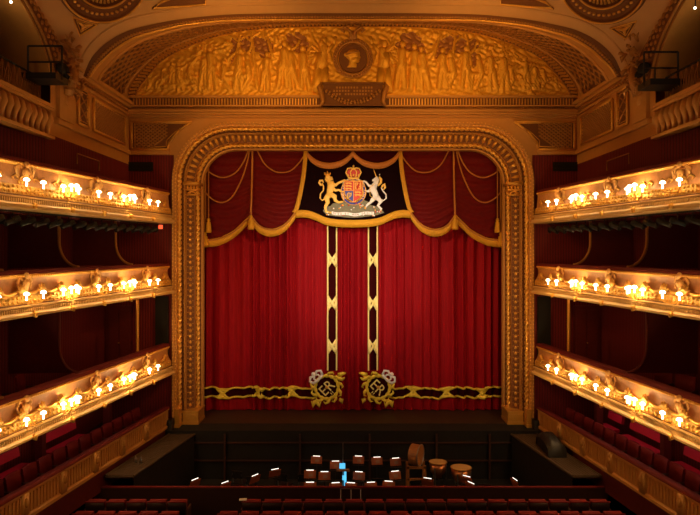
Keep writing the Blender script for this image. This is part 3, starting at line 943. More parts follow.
    for ch, ox in (('E', -4.0), ('R', 3.2)):
        vs, fs = glyph(ch)
        out = []
        for (gx, gy) in vs:
            u = ox + (gx - .3) * 13.0; v = (gy - .35) * 15
            out.append((u, v))
        Af = [R2(u if s < 0 else -u * -1 if False else u, v, .15) for u, v in out]
        if s > 0:
            # keep the letters readable on the mirrored half
            Af = [R2(-(u), v, .15) for u, v in out]
        Bf = [p + Vector((0, -.03, 0)) for p in Af]
        k = len(Af)
        bits.add(Af + Bf, [tuple(reversed(f)) for f in fs] + [tuple(i + k for i in f) for f in fs])
    for dd in (-1.0, 1.0):
        bits.tube([R2(dd, -8.6, .19), R2(dd, -6.2, .19)], .018, 4)
    bits.build('monogram', APPLW, t)
    m = MB(); m.ball(G(0, 0, .16), .07, .04, .07); m.build('monogram_jewel', GOLD, t, True)
GL_CACHE = {}
def glyph(txt, size=1.0):
    """2-D outline mesh of built-in font text"""
    if txt in GL_CACHE: return GL_CACHE[txt]
    cu = bpy.data.curves.new('t', 'FONT'); cu.body = txt; cu.size = 1.0; cu.resolution_u = 2
    o = bpy.data.objects.new('t', cu); COL.objects.link(o)
    bpy.context.view_layer.update()
    me = bpy.data.meshes.new_from_object(o.evaluated_get(bpy.context.evaluated_depsgraph_get()))
    vs = [(v.co.x, v.co.y) for v in me.vertices]; fs = [tuple(p.vertices) for p in me.polygons]
    bpy.data.objects.remove(o); bpy.data.curves.remove(cu); bpy.data.meshes.remove(me)
    GL_CACHE[txt] = (vs, fs)
    return vs, fs
build_curtain(-1); build_curtain(1)

# ------------------------------------------------------------------ valance
YV = 21.62
def V(px, py, y=YV): return px2(px, py, y)
def build_valance():
    t = thing('valance', 'swagged red velvet valance with gold fringe across the stage head', 'pelmet')
    def swag(s, xa, xb, topY, edge, yb, name='swag'):
        """edge: traced lower outline, left to right on the left half; folds sag between ends"""
        E = crom(edge, 8); m = MB(); rows = []
        nz = 40
        for p in E:
            row = []
            for j in range(nz + 1):
                v = j / nz
                y = topY + (p[1] - topY) * v
                sag = sin(pi * max(0, min(1, (p[0] - xa) / (xb - xa))))
                ph = (y - 14 * sag * v) * .85
                dep = .05 * sin(ph) * min(1, v * 3) * (.25 + sag) + .10 * sag
                q = V(p[0], y, yb); q.y = yb - dep
                if s > 0: q.x = -q.x
                row.append(q)
            rows.append(row)
        m.grid(rows, s > 0); m.build(name, SWAGV, t, True)
        # fringe
        m = MB(); rows = []
        for p in resample([Vector((a[0], a[1])) for a in E], 120):
            q = V(p[0], p[1], yb); q2 = V(p[0], p[1] + 7.5, yb)
            if s > 0: q.x = -q.x; q2.x = -q2.x
            w = .012 * sin(len(rows) * 2.2)
            rows.append([q + Vector((0, -.14, .02)), q + Vector((0, -.19 + w, -.05)), q2 + Vector((0, -.17 + w, 0)), q2 + Vector((0, -.12, 0))])
        m.grid(rows, s > 0); f = m.build('fringe', FRINGE, t, True)
        m = MB(); pts = []
        for p in resample([Vector((a[0], a[1])) for a in E], 60):
            q = V(p[0], p[1] + .5, yb - .2)
            if s > 0: q.x = -q.x
            pts.append(q)
        m.tube(pts, .03, 5); m.build('fringe_heading', CORDM, f, True)
    for s in (-1, 1):
        swag(s, 200, 251, 146, [(202, 241), (207, 240), (220, 238), (234, 231), (244, 222), (251, 215)], 21.62, 'outer_swag')
        swag(s, 251, 308, 146, [(251, 215), (258, 224), (266, 228.5), (275, 229), (284, 225), (291, 218), (297, 208), (301, 190), (304, 172), (306, 152)], 21.56, 'inner_swag')
        def cord(pts, r=.03, name='cord', y=21.40):
            m = MB(); P = [V(a, b, y) for a, b in crom(pts, 8)]
            if s > 0: P = [Vector((-p.x, p.y, p.z)) for p in P]
            m.tube(P, r, 6); return m.build(name, CORDM, t, True)
        cord([(204, 168), (214, 175), (224, 177.5), (235, 173), (243, 163), (249, 149)])
        cord([(204, 191), (212, 199), (222, 202.5), (232, 197), (241, 181), (247, 163), (250, 149)])
        cord([(257, 150), (264, 163), (272, 170), (280, 172.5), (290, 171), (299, 163), (306, 153)], .03)
        cord([(252.5, 149), (252, 180), (250.8, 217)], .04)
        cord([(205.5, 165), (205.5, 232)], .025); cord([(208.5, 160), (208.5, 226)], .025)
        for (x, y, r) in ((251, 219, .13), (208.5, 222, .12), (205, 236, .14)):
            m = MB(); c = V(x, y, 21.32)
            if s > 0: c.x = -c.x
            m.lathe([(.02, .16), (.06, .12), (.07, .06), (.05, .02), (r * .7, -.02), (r, -.35), (r * .9, -.42)], c, 12)
            m.build('tassel', FRINGE, t, True)
    # centre panel of black velvet
    m = MB()
    bot = [(296, 211), (303, 210.5), (310, 211.5), (318, 214.5), (326, 218), (338, 220), (353, 220.5)]
    B = crom(bot, 6); B += [Vector((2 * CX - p[0], p[1])) for p in reversed(B[:-1])]
    rows = []
    for p in B:
        x = p[0]; off = abs(x - CX)
        tp = 150
        rows.append([V(x if off < 47 else CX + (47 if x > CX else -47) * (1) + (x - CX - (47 if x > CX else -47)) * v, tp + (p[1] - tp) * v, 21.40) for v in [k / 8 for k in range(9)]])
    m.grid(rows); cp = m.build('centre_panel', BLKVEL, t, True)
    m = MB(); rows = []; i = 0
    for p in resample([Vector((a[0], a[1])) for a in B], 150):
        q = V(p[0], p[1], 21.38); q2 = V(p[0], p[1] + 7, 21.38); w = .012 * sin(i * 2.2); i += 1
        rows.append([q + Vector((0, 0, .02)), q + Vector((0, -.05 + w, -.05)), q2 + Vector((0, -.03 + w, 0)), q2])
    m.grid(rows); m.build('fringe', FRINGE, t, True)
    # top swag fringes
    for s in (-1, 1):
        m = MB(); E = crom([(307, 152), (312, 158), (320, 162.5), (330, 164), (340, 162), (347, 158), (353, 152)], 6); rows = []; i = 0
        for p in resample([Vector((a[0], a[1])) for a in E], 60):
            q = V(p[0], p[1] - 1, 21.30); q2 = V(p[0], p[1] + 5, 21.30); w = .01 * sin(i * 2.2); i += 1
            if s > 0: q.x = -q.x; q2.x = -q2.x
            rows.append([q + Vector((0, .05, .02)), q + Vector((0, -.05 + w, 0)), q2 + Vector((0, -.03 + w, 0)), q2])
        m.grid(rows, s > 0); m.build('top_fringe', CORDM, t, True)
        m = MB(); rows = []
        for p in E:
            rows.append([V(p[0] if s < 0 else 2 * CX - p[0], 147 + (p[1] - 147) * v, 21.36 - .06 * sin(pi * v)) for v in (0, .25, .5, .75, 1)])
        m.grid(rows, s > 0); m.build('top_swag', MAROON, t, True)
        # edge of inner swag beside the panel
        m = MB(); E = crom([(306, 150), (304, 172), (301, 190), (297, 207), (294, 212)], 6); rows = []
        for p in E:
            q = V(p[0] - 2, p[1], 21.36); q2 = V(p[0] + 2, p[1] + 1, 21.36)
            if s > 0: q.x = -q.x; q2.x = -q2.x
            rows.append([q, q + Vector((0, -.05, 0)), q2 + Vector((0, -.05, 0)), q2])
        m.grid(rows, s > 0); m.build('side_fringe', FRINGE, t, True)
build_valance()

# ------------------------------------------------------------------ royal arms
def build_arms():
    ZS = 7.356; Y0 = 21.30
    def A(zx, zy, l=0.0):
        p = px2(310 + zx / ZS, 155 + zy / ZS, Y0); p.y = Y0 - l; return p
    t = thing('royal_arms', 'embroidered royal coat of arms with lion, unicorn, crown and motto on black valance', 'coat of arms')
    U = 1 / ZS / FPX * Y0    # metres per zoomed pixel
    def limb(m, pts, rs, l=.03):
        m.tube([A(a, b, l) for a, b in pts], [r * U for r in rs], 8, .35)
    # compartment
    m = MB(); pg = [(95, 410), (110, 385), (150, 375), (170, 355), (215, 350), (250, 335), (300, 350), (345, 350), (390, 330), (430, 345), (450, 370), (500, 380), (530, 405), (545, 425), (500, 440), (440, 450), (380, 458), (320, 462), (250, 458), (180, 450), (120, 440)]
    m.add([A(a, b, 0) for a, b in pg] + [A(a, b, .03) for a, b in pg], [tuple(range(len(pg))), tuple(range(len(pg), 2 * len(pg)))] + [(i, (i + 1) % len(pg), len(pg) + (i + 1) % len(pg), len(pg) + i) for i in range(len(pg))])
    m.build('compartment', GREENM, t)
    m = MB(); rnd = random.Random(3)
    for k in range(60):
        a = rnd.uniform(120, 520); b = rnd.uniform(350 + abs(a - 320) * .2, 448)
        if 404 < b < 442 and 155 < a < 475: continue
        m.cur = k % 3
        m.ball(A(a, b, .04), 6 * U, .01, 5 * U, 6, 4)
    m.build('roses_and_thistles', [SORG, WHITE, SRED], t, True)
    # shield
    sh = [(252, 195), (262, 188), (290, 193), (318, 186), (346, 193), (374, 188), (386, 195), (388, 250), (384, 290), (368, 318), (342, 336), (320, 350), (298, 336), (272, 318), (256, 290), (251, 250)]
    def slab(poly, l0, l1, mt, nm, par):
        m = MB(); k = len(poly)
        m.add([A(a, b, l0) for a, b in poly] + [A(a, b, l1) for a, b in poly], [tuple(range(k)), tuple(range(k, 2 * k))] + [(i, (i + 1) % k, k + (i + 1) % k, k + i) for i in range(k)])
        return m.build(nm, mt, par)
    # garter
    m = MB(); m.tube([A(320 + 82 * cos(a), 272 + 88 * sin(a), .03) for a in [2 * pi * k / 40 for k in range(40)]], 10 * U, 6, .3, closed=True)
    gt = m.build('garter', SBLUE, t, True)
    m = MB()
    for r in (-16, 4):
        m.tube([A(320 + (88 + r) * cos(a), 272 + (92 + r) * sin(a), .045) for a in [2 * pi * k / 40 for k in range(40)]], 3 * U, 5, .6, closed=True)
    m.build('garter_edge', GOLD, gt, True)
    m = MB(); txt = 'HONI SOIT QUI MAL Y PENSE'
    n = len(txt)
    for i, ch in enumerate(txt):
        if ch == ' ': continue
        a = radians(215) + radians(-250 + 360 - 360) * 0 + radians(250) * i / (n - 1) * 1.0
        a = radians(-215) + radians(250) * i / (n - 1) * 1.0 - 0
        # letters run clockwise along the belt, tops outward
        a = radians(145) - 0 + radians(250) * i / (n - 1)
        cxp, cyp = 320 + 82 * cos(a), 272 + 88 * sin(a)
        ux, uy = -sin(a), cos(a); vx, vy = cos(a), sin(a)
        vs, fs = glyph(ch)
        P = [A(cxp + ux * (gx - .3) * 19 + vx * (gy - .35) * 19, cyp + uy * (gx - .3) * 19 + vy * (gy - .35) * 19, .055) for gx, gy in vs]
        m.add(P, fs)
    m.build('garter_lettering', GOLD, gt)
    sd = slab(sh, .05, .08, SORG, 'shield', t)
    slab([(256, 197), (318, 197), (318, 262), (255, 262)], .08, .086, SRED, 'first_quarter', sd)
    slab([(322, 262), (386, 262), (382, 290), (366, 316), (322, 345)], .08, .086, SRED, 'fourth_quarter', sd)
    slab([(254, 266), (318, 266), (318, 345), (274, 316), (258, 290)], .08, .086, SBLUE, 'third_quarter', sd)
    m = MB()
    for (bx, by) in ((262, 212), (262, 232), (262, 252), (330, 278), (330, 298)):
        m.tube([A(bx, by, .09), A(bx + 12, by - 4, .09), A(bx + 36, by - 3, .09), A(bx + 46, by + 2, .09)], [3 * U, 5 * U, 5 * U, 3 * U], 6, .4)
        for q in (4, 12, 34, 42): m.tube([A(bx + q, by, .09), A(bx + q + 1, by + 8, .09)], 2 * U, 4)
        m.ball(A(bx + 2, by - 5, .09), 4 * U, .01, 4 * U, 6, 4)
    m.build('golden_lions', LIONM, sd, True)
    m = MB(); m.tube([A(345, 250, .09), A(352, 232, .09), A(358, 215, .09)], [6 * U, 8 * U, 6 * U], 6, .4); m.ball(A(360, 208, .09), 6 * U, .01, 6 * U, 6, 4)
    m.tube([A(354, 228, .09), A(368, 222, .09)], 3 * U, 5); m.tube([A(350, 240, .09), A(368, 244, .09)], 3 * U, 5); m.tube([A(346, 246, .09), A(338, 225, .09), A(342, 210, .09)], 2 * U, 5)
    for (a, b, c, d) in ((326, 202, 380, 202), (326, 256, 380, 256), (328, 202, 328, 256), (379, 202, 379, 256)): m.tube([A(a, b, .086), A(c, d, .086)], 2 * U, 4)
    m.build('red_lion', SRED, sd, True)
    m = MB(); m.tube([A(276, 322, .09), A(274, 290, .09), A(284, 280, .09), A(298, 286, .09), A(304, 280, .09)], 4 * U, 6, .5); m.tube([A(304, 280, .09), A(302, 300, .09), A(278, 322, .09)], 4 * U, 6, .5)
    for k in range(4): m.tube([A(281 + k * 5, 288, .09), A(281 + k * 5, 316 - k * 5, .09)], 1.2 * U, 4)
    m.build('golden_harp', LIONM, sd, True)
    m = MB(); k = len(sh); m.tube([A(a, b, .085) for a, b in sh], 3 * U, 5, closed=True); m.build('shield_rim', GOLD, sd, True)
    # crown
    m = MB()
    m.tube([A(280, 168, .08), A(300, 173, .09), A(320, 175, .1), A(340, 173, .09), A(360, 168, .08)], 8 * U, 8, .8)
    for sg in (-1, 1):
        m.tube([A(320 + sg * 38, 165, .08), A(320 + sg * 56, 130, .08), A(320 + sg * 42, 102, .09), A(320 + sg * 18, 98, .1), A(320, 108, .1)], 5.5 * U, 7, .8)
        m.tube([A(320 + sg * 15, 165, .1), A(320 + sg * 24, 130, .1), A(320 + sg * 12, 110, .1), A(320, 108, .1)], 4.5 * U, 7, .8)
        for q in (38, 20): m.ball(A(320 + sg * q, 152, .1), 6 * U, .02, 8 * U, 6, 4)
    m.ball(A(320, 150, .1), 7 * U, .02, 9 * U, 6, 4); m.ball(A(320, 99, .1), 9 * U, .04, 9 * U, 8, 5)
    m.tube([A(320, 92, .1), A(320, 76, .1)], 3 * U, 5); m.tube([A(312, 84, .1), A(328, 84, .1)], 3 * U, 5)
    m.build('crown', LIONM, t, True)
    m = MB()
    pg = [(286, 160), (270, 130), (285, 108), (310, 106), (320, 114), (330, 106), (355, 108), (370, 130), (354, 160)]
    kk = len(pg); m.add([A(a, b, .05) for a, b in pg], [tuple(range(kk))]); m.build('crown_cap', SRED, t)
    # mantling ring behind the crown
    m = MB()
    for sg in (-1, 1): m.tube([A(320 + sg * 8, 182, .03), A(320 + sg * 40, 180, .03), A(320 + sg * 72, 200, .03), A(320 + sg * 84, 232, .03)], [5 * U, 7 * U, 7 * U, 4 * U], 6, .4)
    m.build('mantling', METAL, t, True)
    # lion
    m = MB()
    limb(m, [(150, 195), (158, 225), (148, 262), (140, 295)], [24, 30, 25, 20])
    limb(m, [(142, 165), (150, 190)], [22, 24])
    m.ball(A(134, 166, .05), 20 * U, .04, 19 * U, 10, 6); m.ball(A(146, 174, .07), 10 * U, .03, 8 * U, 8, 5)
    for k in range(9):
        a = 1.2 + k * .42
        limb(m, [(138 + 14 * cos(a), 172 + 16 * sin(a)), (138 + 30 * cos(a), 176 + 30 * sin(a))], [8, 3])
    limb(m, [(165, 215), (190, 222), (212, 205), (240, 194), (256, 186)], [15, 12, 9, 9, 6])
    limb(m, [(160, 240), (188, 262), (212, 258), (238, 270)], [14, 11, 8, 9])
    limb(m, [(142, 290), (122, 318), (130, 350), (112, 385), (120, 418), (150, 424)], [22, 22, 16, 11, 9, 8])
    limb(m, [(150, 288), (182, 308), (186, 335), (212, 350), (236, 345)], [20, 19, 13, 9, 8])
    limb(m, [(118, 315), (90, 335), (75, 320), (78, 285), (98, 262), (100, 232), (88, 208)], [7, 5, 5, 5, 5, 5, 6])
    limb(m, [(98, 222), (80, 222), (68, 205), (74, 190), (92, 188), (100, 205)], [4, 8, 9, 9, 8, 4])
    for a, b in ((256, 186), (238, 270), (152, 424), (238, 345)): m.ball(A(a, b, .04), 8 * U, .02, 7 * U, 6, 4)
    li = m.build('lion', LIONM, t, True)
    m = MB(); m.tube([A(112, 150, .06), A(145, 146, .06)], 5 * U, 6)
    for x in (108, 118, 128, 138, 148): m.tube([A(x, 148, .06), A(x + (x - 128) * .1, 130 if x != 128 else 120, .06)], [4 * U, 2.5 * U], 5)
    m.build('lion_crown', SORG, li, True)
    # unicorn
    m = MB()
    limb(m, [(478, 215), (462, 250), (478, 285), (492, 318)], [20, 27, 23, 20])
    limb(m, [(494, 178), (488, 200), (474, 225)], [17, 17, 22])
    limb(m, [(500, 168), (484, 178), (464, 188), (458, 190)], [16, 14, 9, 7])
    limb(m, [(510, 150), (514, 140)], [5, 2])
    limb(m, [(455, 232), (432, 225), (412, 200), (392, 192)], [13, 9, 7, 7])
    limb(m, [(452, 255), (425, 268), (405, 262), (404, 290)], [13, 9, 7, 7])
    limb(m, [(494, 312), (520, 345), (500, 372), (524, 398), (516, 410)], [20, 17, 10, 8, 7])
    limb(m, [(482, 308), (460, 330), (444, 350), (420, 368), (408, 390)], [19, 16, 10, 7, 6])
    limb(m, [(505, 325), (540, 335), (560, 320), (558, 290), (534, 262), (524, 240)], [7, 5, 5, 5, 5, 5])
    un = m.build('unicorn', WHITE, t, True)
    m = MB()
    m.tube([A(487, 162, .05), A(467, 104, .05)], [5 * U, 1.5 * U], 6)
    limb(m, [(508, 160), (522, 180), (520, 205), (500, 228)], [7, 11, 10, 5])
    limb(m, [(524, 245), (535, 225), (548, 212), (552, 240), (540, 258)], [5, 9, 7, 8, 4])
    limb(m, [(392, 192), (386, 197)], [8, 5]); limb(m, [(404, 292), (406, 300)], [7, 5]); limb(m, [(516, 410), (526, 414)], [7, 5]); limb(m, [(408, 390), (400, 396)], [7, 5])
    limb(m, [(470, 212), (486, 216), (502, 210)], [4, 5, 4])
    m.tube([A(470, 215, .07), A(440, 240, .07), A(440, 300, .07), A(480, 330, .07)], 2.2 * U, 5)
    m.build('unicorn_horn_mane_and_collar', LIONM, un, True)
    # motto ribbon
    m = MB(); rows = []
    for k in range(31):
        u = k / 30; x = 160 + 310 * u; y = 425 + 12 * sin(pi * u) + 4 * sin(u * 14)
        rows.append([A(x, y - 11, .07), A(x, y + 11, .07)])
    m.grid(rows, True); rb = m.build('motto_ribbon', WHITE, t, True)
    for sg in (-1, 1):
        pass
    m = MB(); txt = 'DIEU ET MON DROIT'
    for i, ch in enumerate(txt):
        if ch == ' ': continue
        u = (i + .5) / len(txt); x = 166 + 298 * u; y = 425 + 12 * sin(pi * u) + 4 * sin(u * 14)
        vs, fs = glyph(ch)
        m.add([A(x + (gx - .3) * 19, y + 7 - gy * 19, .08) for gx, gy in vs], fs)
    m.build('motto_lettering', BLACK, rb)
build_arms()

# ------------------------------------------------------------------ side walls, tiers
def bx_front(Y):
    if Y > 10: return 9.93 - .163 * Y
    if Y > 4: return 8.30 + .163 * (10 - Y) - .163 / 12 * (10 - Y) ** 2
    return 8.789
def bpath(s, y0=19.72, y1=1.0, n=60):
    return [Vector((s * bx_front(y0 + (y1 - y0) * k / n), y0 + (y1 - y0) * k / n, 0)) for k in range(n + 1)]
def bframe(s, Y):
    """point on the front, inward normal (towards the auditorium), tangent towards the stage"""
    e = .05
    a = Vector((s * bx_front(Y - e), Y - e, 0)); b = Vector((s * bx_front(Y + e), Y + e, 0))
    tt = (b - a).normalized()
    n = Vector((-tt.y, tt.x, 0))
    if n.x * s > 0: n = -n
    return Vector((s * bx_front(Y), Y, 0)), n, tt
def bsweep(m, s, prof, z, y0=19.72, y1=1.0, n=60, flip=None):
    rows = []
    for k in range(n + 1):
        Y = y0 + (y1 - y0) * k / n
        p, nn, _ = bframe(s, Y)
        rows.append([p + nn * d + Vector((0, 0, z + h)) for d, h in prof])
    m.grid(rows, s < 0)
TIERS = [('top', 8.65, 1.20), ('middle', 6.0, 1.08), ('lowest', 3.09, 1.08)]
FIGY = [18.2, 15.55, 12.9, 10.25]
CLUY = [16.87, 14.22, 11.57]
def caryatid(m, big=1.0):
    """half-length relief figure, local frame: x along the front, y out of it, z up from the foot"""
    m.ball((0, .13, .60), .055, .055, .07, 8, 6); m.ball((0, .10, .63), .07, .06, .06, 8, 5)
    m.tube([(0, .10, .54), (0, .11, .50)], .03, 6)
    m.tube([(0, .09, .50), (0, .12, .42), (0, .09, .32), (0, .07, .20), (0, .03, .02)], [.075, .085, .06, .06, .025], 8, .8)
    for s in (-1, 1):
        m.tube([(s * .07, .09, .49), (s * .12, .12, .38), (s * .06, .17, .32)], [.03, .026, .02], 6)
        m.tube([(s * .06, .05, .50), (s * .16, .05, .58), (s * .20, .04, .46), (s * .16, .03, .32)], [.03, .05, .045, .01], 6, .5)
def build_tier(s, ti):
    nm, zt, h = TIERS[ti]; side = 'left' if s < 0 else 'right'
    t = thing('balcony_front', 'gilded %s balcony front on the %s side of the auditorium' % (nm, side), 'balcony', group='curved balcony fronts')
    k = h / 1.08
    m = MB(); bsweep(m, s, [(-.30, 0), (-.30, .07), (-.2, .10), (0, .10), (.05, .07), (.05, .0)], zt - .08); m.build('velvet_rail', RAILV, t, True)
    m = MB(); bsweep(m, s, [(-.25, -.06), (.0, -.06), (.06, -.08), (.07, -.12), (.03, -.15), (.01, -.17)], zt); m.build('top_moulding', GOLD, t, True)
    pan = [(.01, -.17), (-.02, -.25), (-.02, -.35), (.02, -.47), (.07, -.56)] if ti else [(.01, -.17), (.015, -.3), (.03, -.45), (.05, -.62)]
    zb = pan[-1][1]
    m = MB(); bsweep(m, s, [(d, z * 1) for d, z in pan], zt); m.build('painted_panel', BLUSH, t, True)
    m = MB(); bsweep(m, s, [(pan[-1][0], zb), (.12, zb - .05), (.13, zb - .20 * k), (.12, zb - .24 * k)], zt); m.build('foliage_band', RELBAND, t, True)
    z1 = zb - .24 * k
    m = MB(); bsweep(m, s, [(.12, z1), (.20, z1 - .02), (.20, z1 - .05), (.15, z1 - .07), (.145, z1 - .15), (.22, z1 - .17), (.26, z1 - .21), (.26, -h + .02), (.20, -h), (-.3, -h)], zt); m.build('lower_cornice', CREAM, t, False)
    m = MB(); bsweep(m, s, [(.153, z1 - .065), (.150, z1 - .155)], zt); m.build('dentil_ground', DGOLD, t)
    m = MB(); bsweep(m, s, [(.13, z1 + .03), (.135, z1 + .005), (.13, z1 - .0)], zt); m.build('groove_shade', GROUND, t)  # raised dark strip; a groove's shade put into its colour
    # beads, dentils, foliage bumps, palmettes (only where they can be seen)
    bd, rb_, fo, pm = MB(), MB(), MB(), MB()
    Y = 19.6
    i = 0
    rnd = random.Random(ti * 2 + s)
    while Y > 8.5:
        p, n, tt = bframe(s, Y)
        bd.ball(p + n * .075 + Vector((0, 0, zt - .11)), .022, .022, .022, 5, 3)
        rb_.obox(p + n * .17 + Vector((0, 0, zt + z1 - .11)), tt, n, (0, 0, 1), .02, .03, .042)
        if i % 2 == 0:
            for q in range(2):
                zz = zt + zb - .06 - .10 * q * k + rnd.uniform(-.02, .02)
                fo.ball(p + n * .13 + Vector((0, 0, zz)), .035, .035, .04, 6, 4)
        Y -= .065; i += 1
    Y = 19.3; j = 0
    while Y > 8.5:
        p, n, tt = bframe(s, Y)
        b = p + n * (pan[-1][0] + .01) + Vector((0, 0, zt + zb))
        if ti:
            for q in (-2, -1, 0, 1, 2):
                a = q * .55
                pm.tube([b + n * .03, b + n * .05 + tt * sin(a) * .09 + Vector((0, 0, .05 + .09 * cos(a))), b + n * .02 - Vector((0, 0, 0)) + tt * sin(a) * .16 + Vector((0, 0, .02 + .24 * cos(a)))], [.03, .045, .015], 5)
            # scalloped swag to the next palmette
            Pn = []
            for q in range(9):
                u = q / 8; p2, n2, _ = bframe(s, Y - .66 * u)
                Pn.append(p2 + n2 * (.04 + .03) + Vector((0, 0, zt + zb + .12 - .10 * sin(pi * u))))
            pm.tube(Pn, [.026 + .022 * sin(pi * q / 8) for q in range(9)], 6)
        else:
            for q in (-1, 1):
                pm.tube([b + n * -.01 + tt * q * .02 + Vector((0, 0, .14)), b + n * .0 + tt * q * .12 + Vector((0, 0, .22)), b + n * -.02 + tt * q * .20 + Vector((0, 0, .16)), b + n * -.01 + tt * q * .14 + Vector((0, 0, .10))], [.02, .035, .03, .012], 5)
            if j % 2 == 0:
                for q in (-1, 0, 1):
                    pm.ball(b + tt * q * .05 + n * .03 + Vector((0, 0, .05 + (.04 if q == 0 else 0))), .03, .03, .05, 6, 4)
        Y -= .66; j += 1
    bd.build('bead_moulding', GOLD, t, True); rb_.build('dentil_moulding', CREAM, t); fo.build('foliage_moulding', GOLD, t, True); pm.build('palmette_moulding', GOLD, t, True)
    # scroll brackets below each figure and between
    for Y in FIGY + CLUY:
        p, n, tt = bframe(s, Y)
        m = MB(); c = p + Vector((0, 0, zt))
        m.tube([c + n * .26 + Vector((0, 0, z1 - .16)), c + n * .34 + Vector((0, 0, z1 - .20)), c + n * .33 + Vector((0, 0, z1 - .27)), c + n * .25 + Vector((0, 0, z1 - .26))], [.03, .045, .04, .02], 6)
        m.ball(c + n * .30 + Vector((0, 0, z1 - .22)), .05, .05, .05, 6, 4)
        m.build('scroll_bracket', GOLD, t, True)
    for Y in FIGY:
        p, n, tt = bframe(s, Y)
        m = MB(); 
        if ti: caryatid(m)
        else:
            caryatid(m)
            m.tube([(-.22, .03, .30), (-.28, .05, .5), (-.14, .05, .62)], [.02, .035, .02], 6); m.tube([(.22, .03, .30), (.28, .05, .5), (.14, .05, .62)], [.02, .035, .02], 6)
        o = m.build('caryatid', FIGM, t, True); o.scale = (1.05, .8, 1.0)
        ang = atan2(n.y, n.x) - pi / 2
        o.location = p + Vector((0, 0, zt - .72 if ti else zt - .74)); o.rotation_euler = (0, 0, ang)
for ti in range(3):
    for s in (-1, 1): build_tier(s, ti)

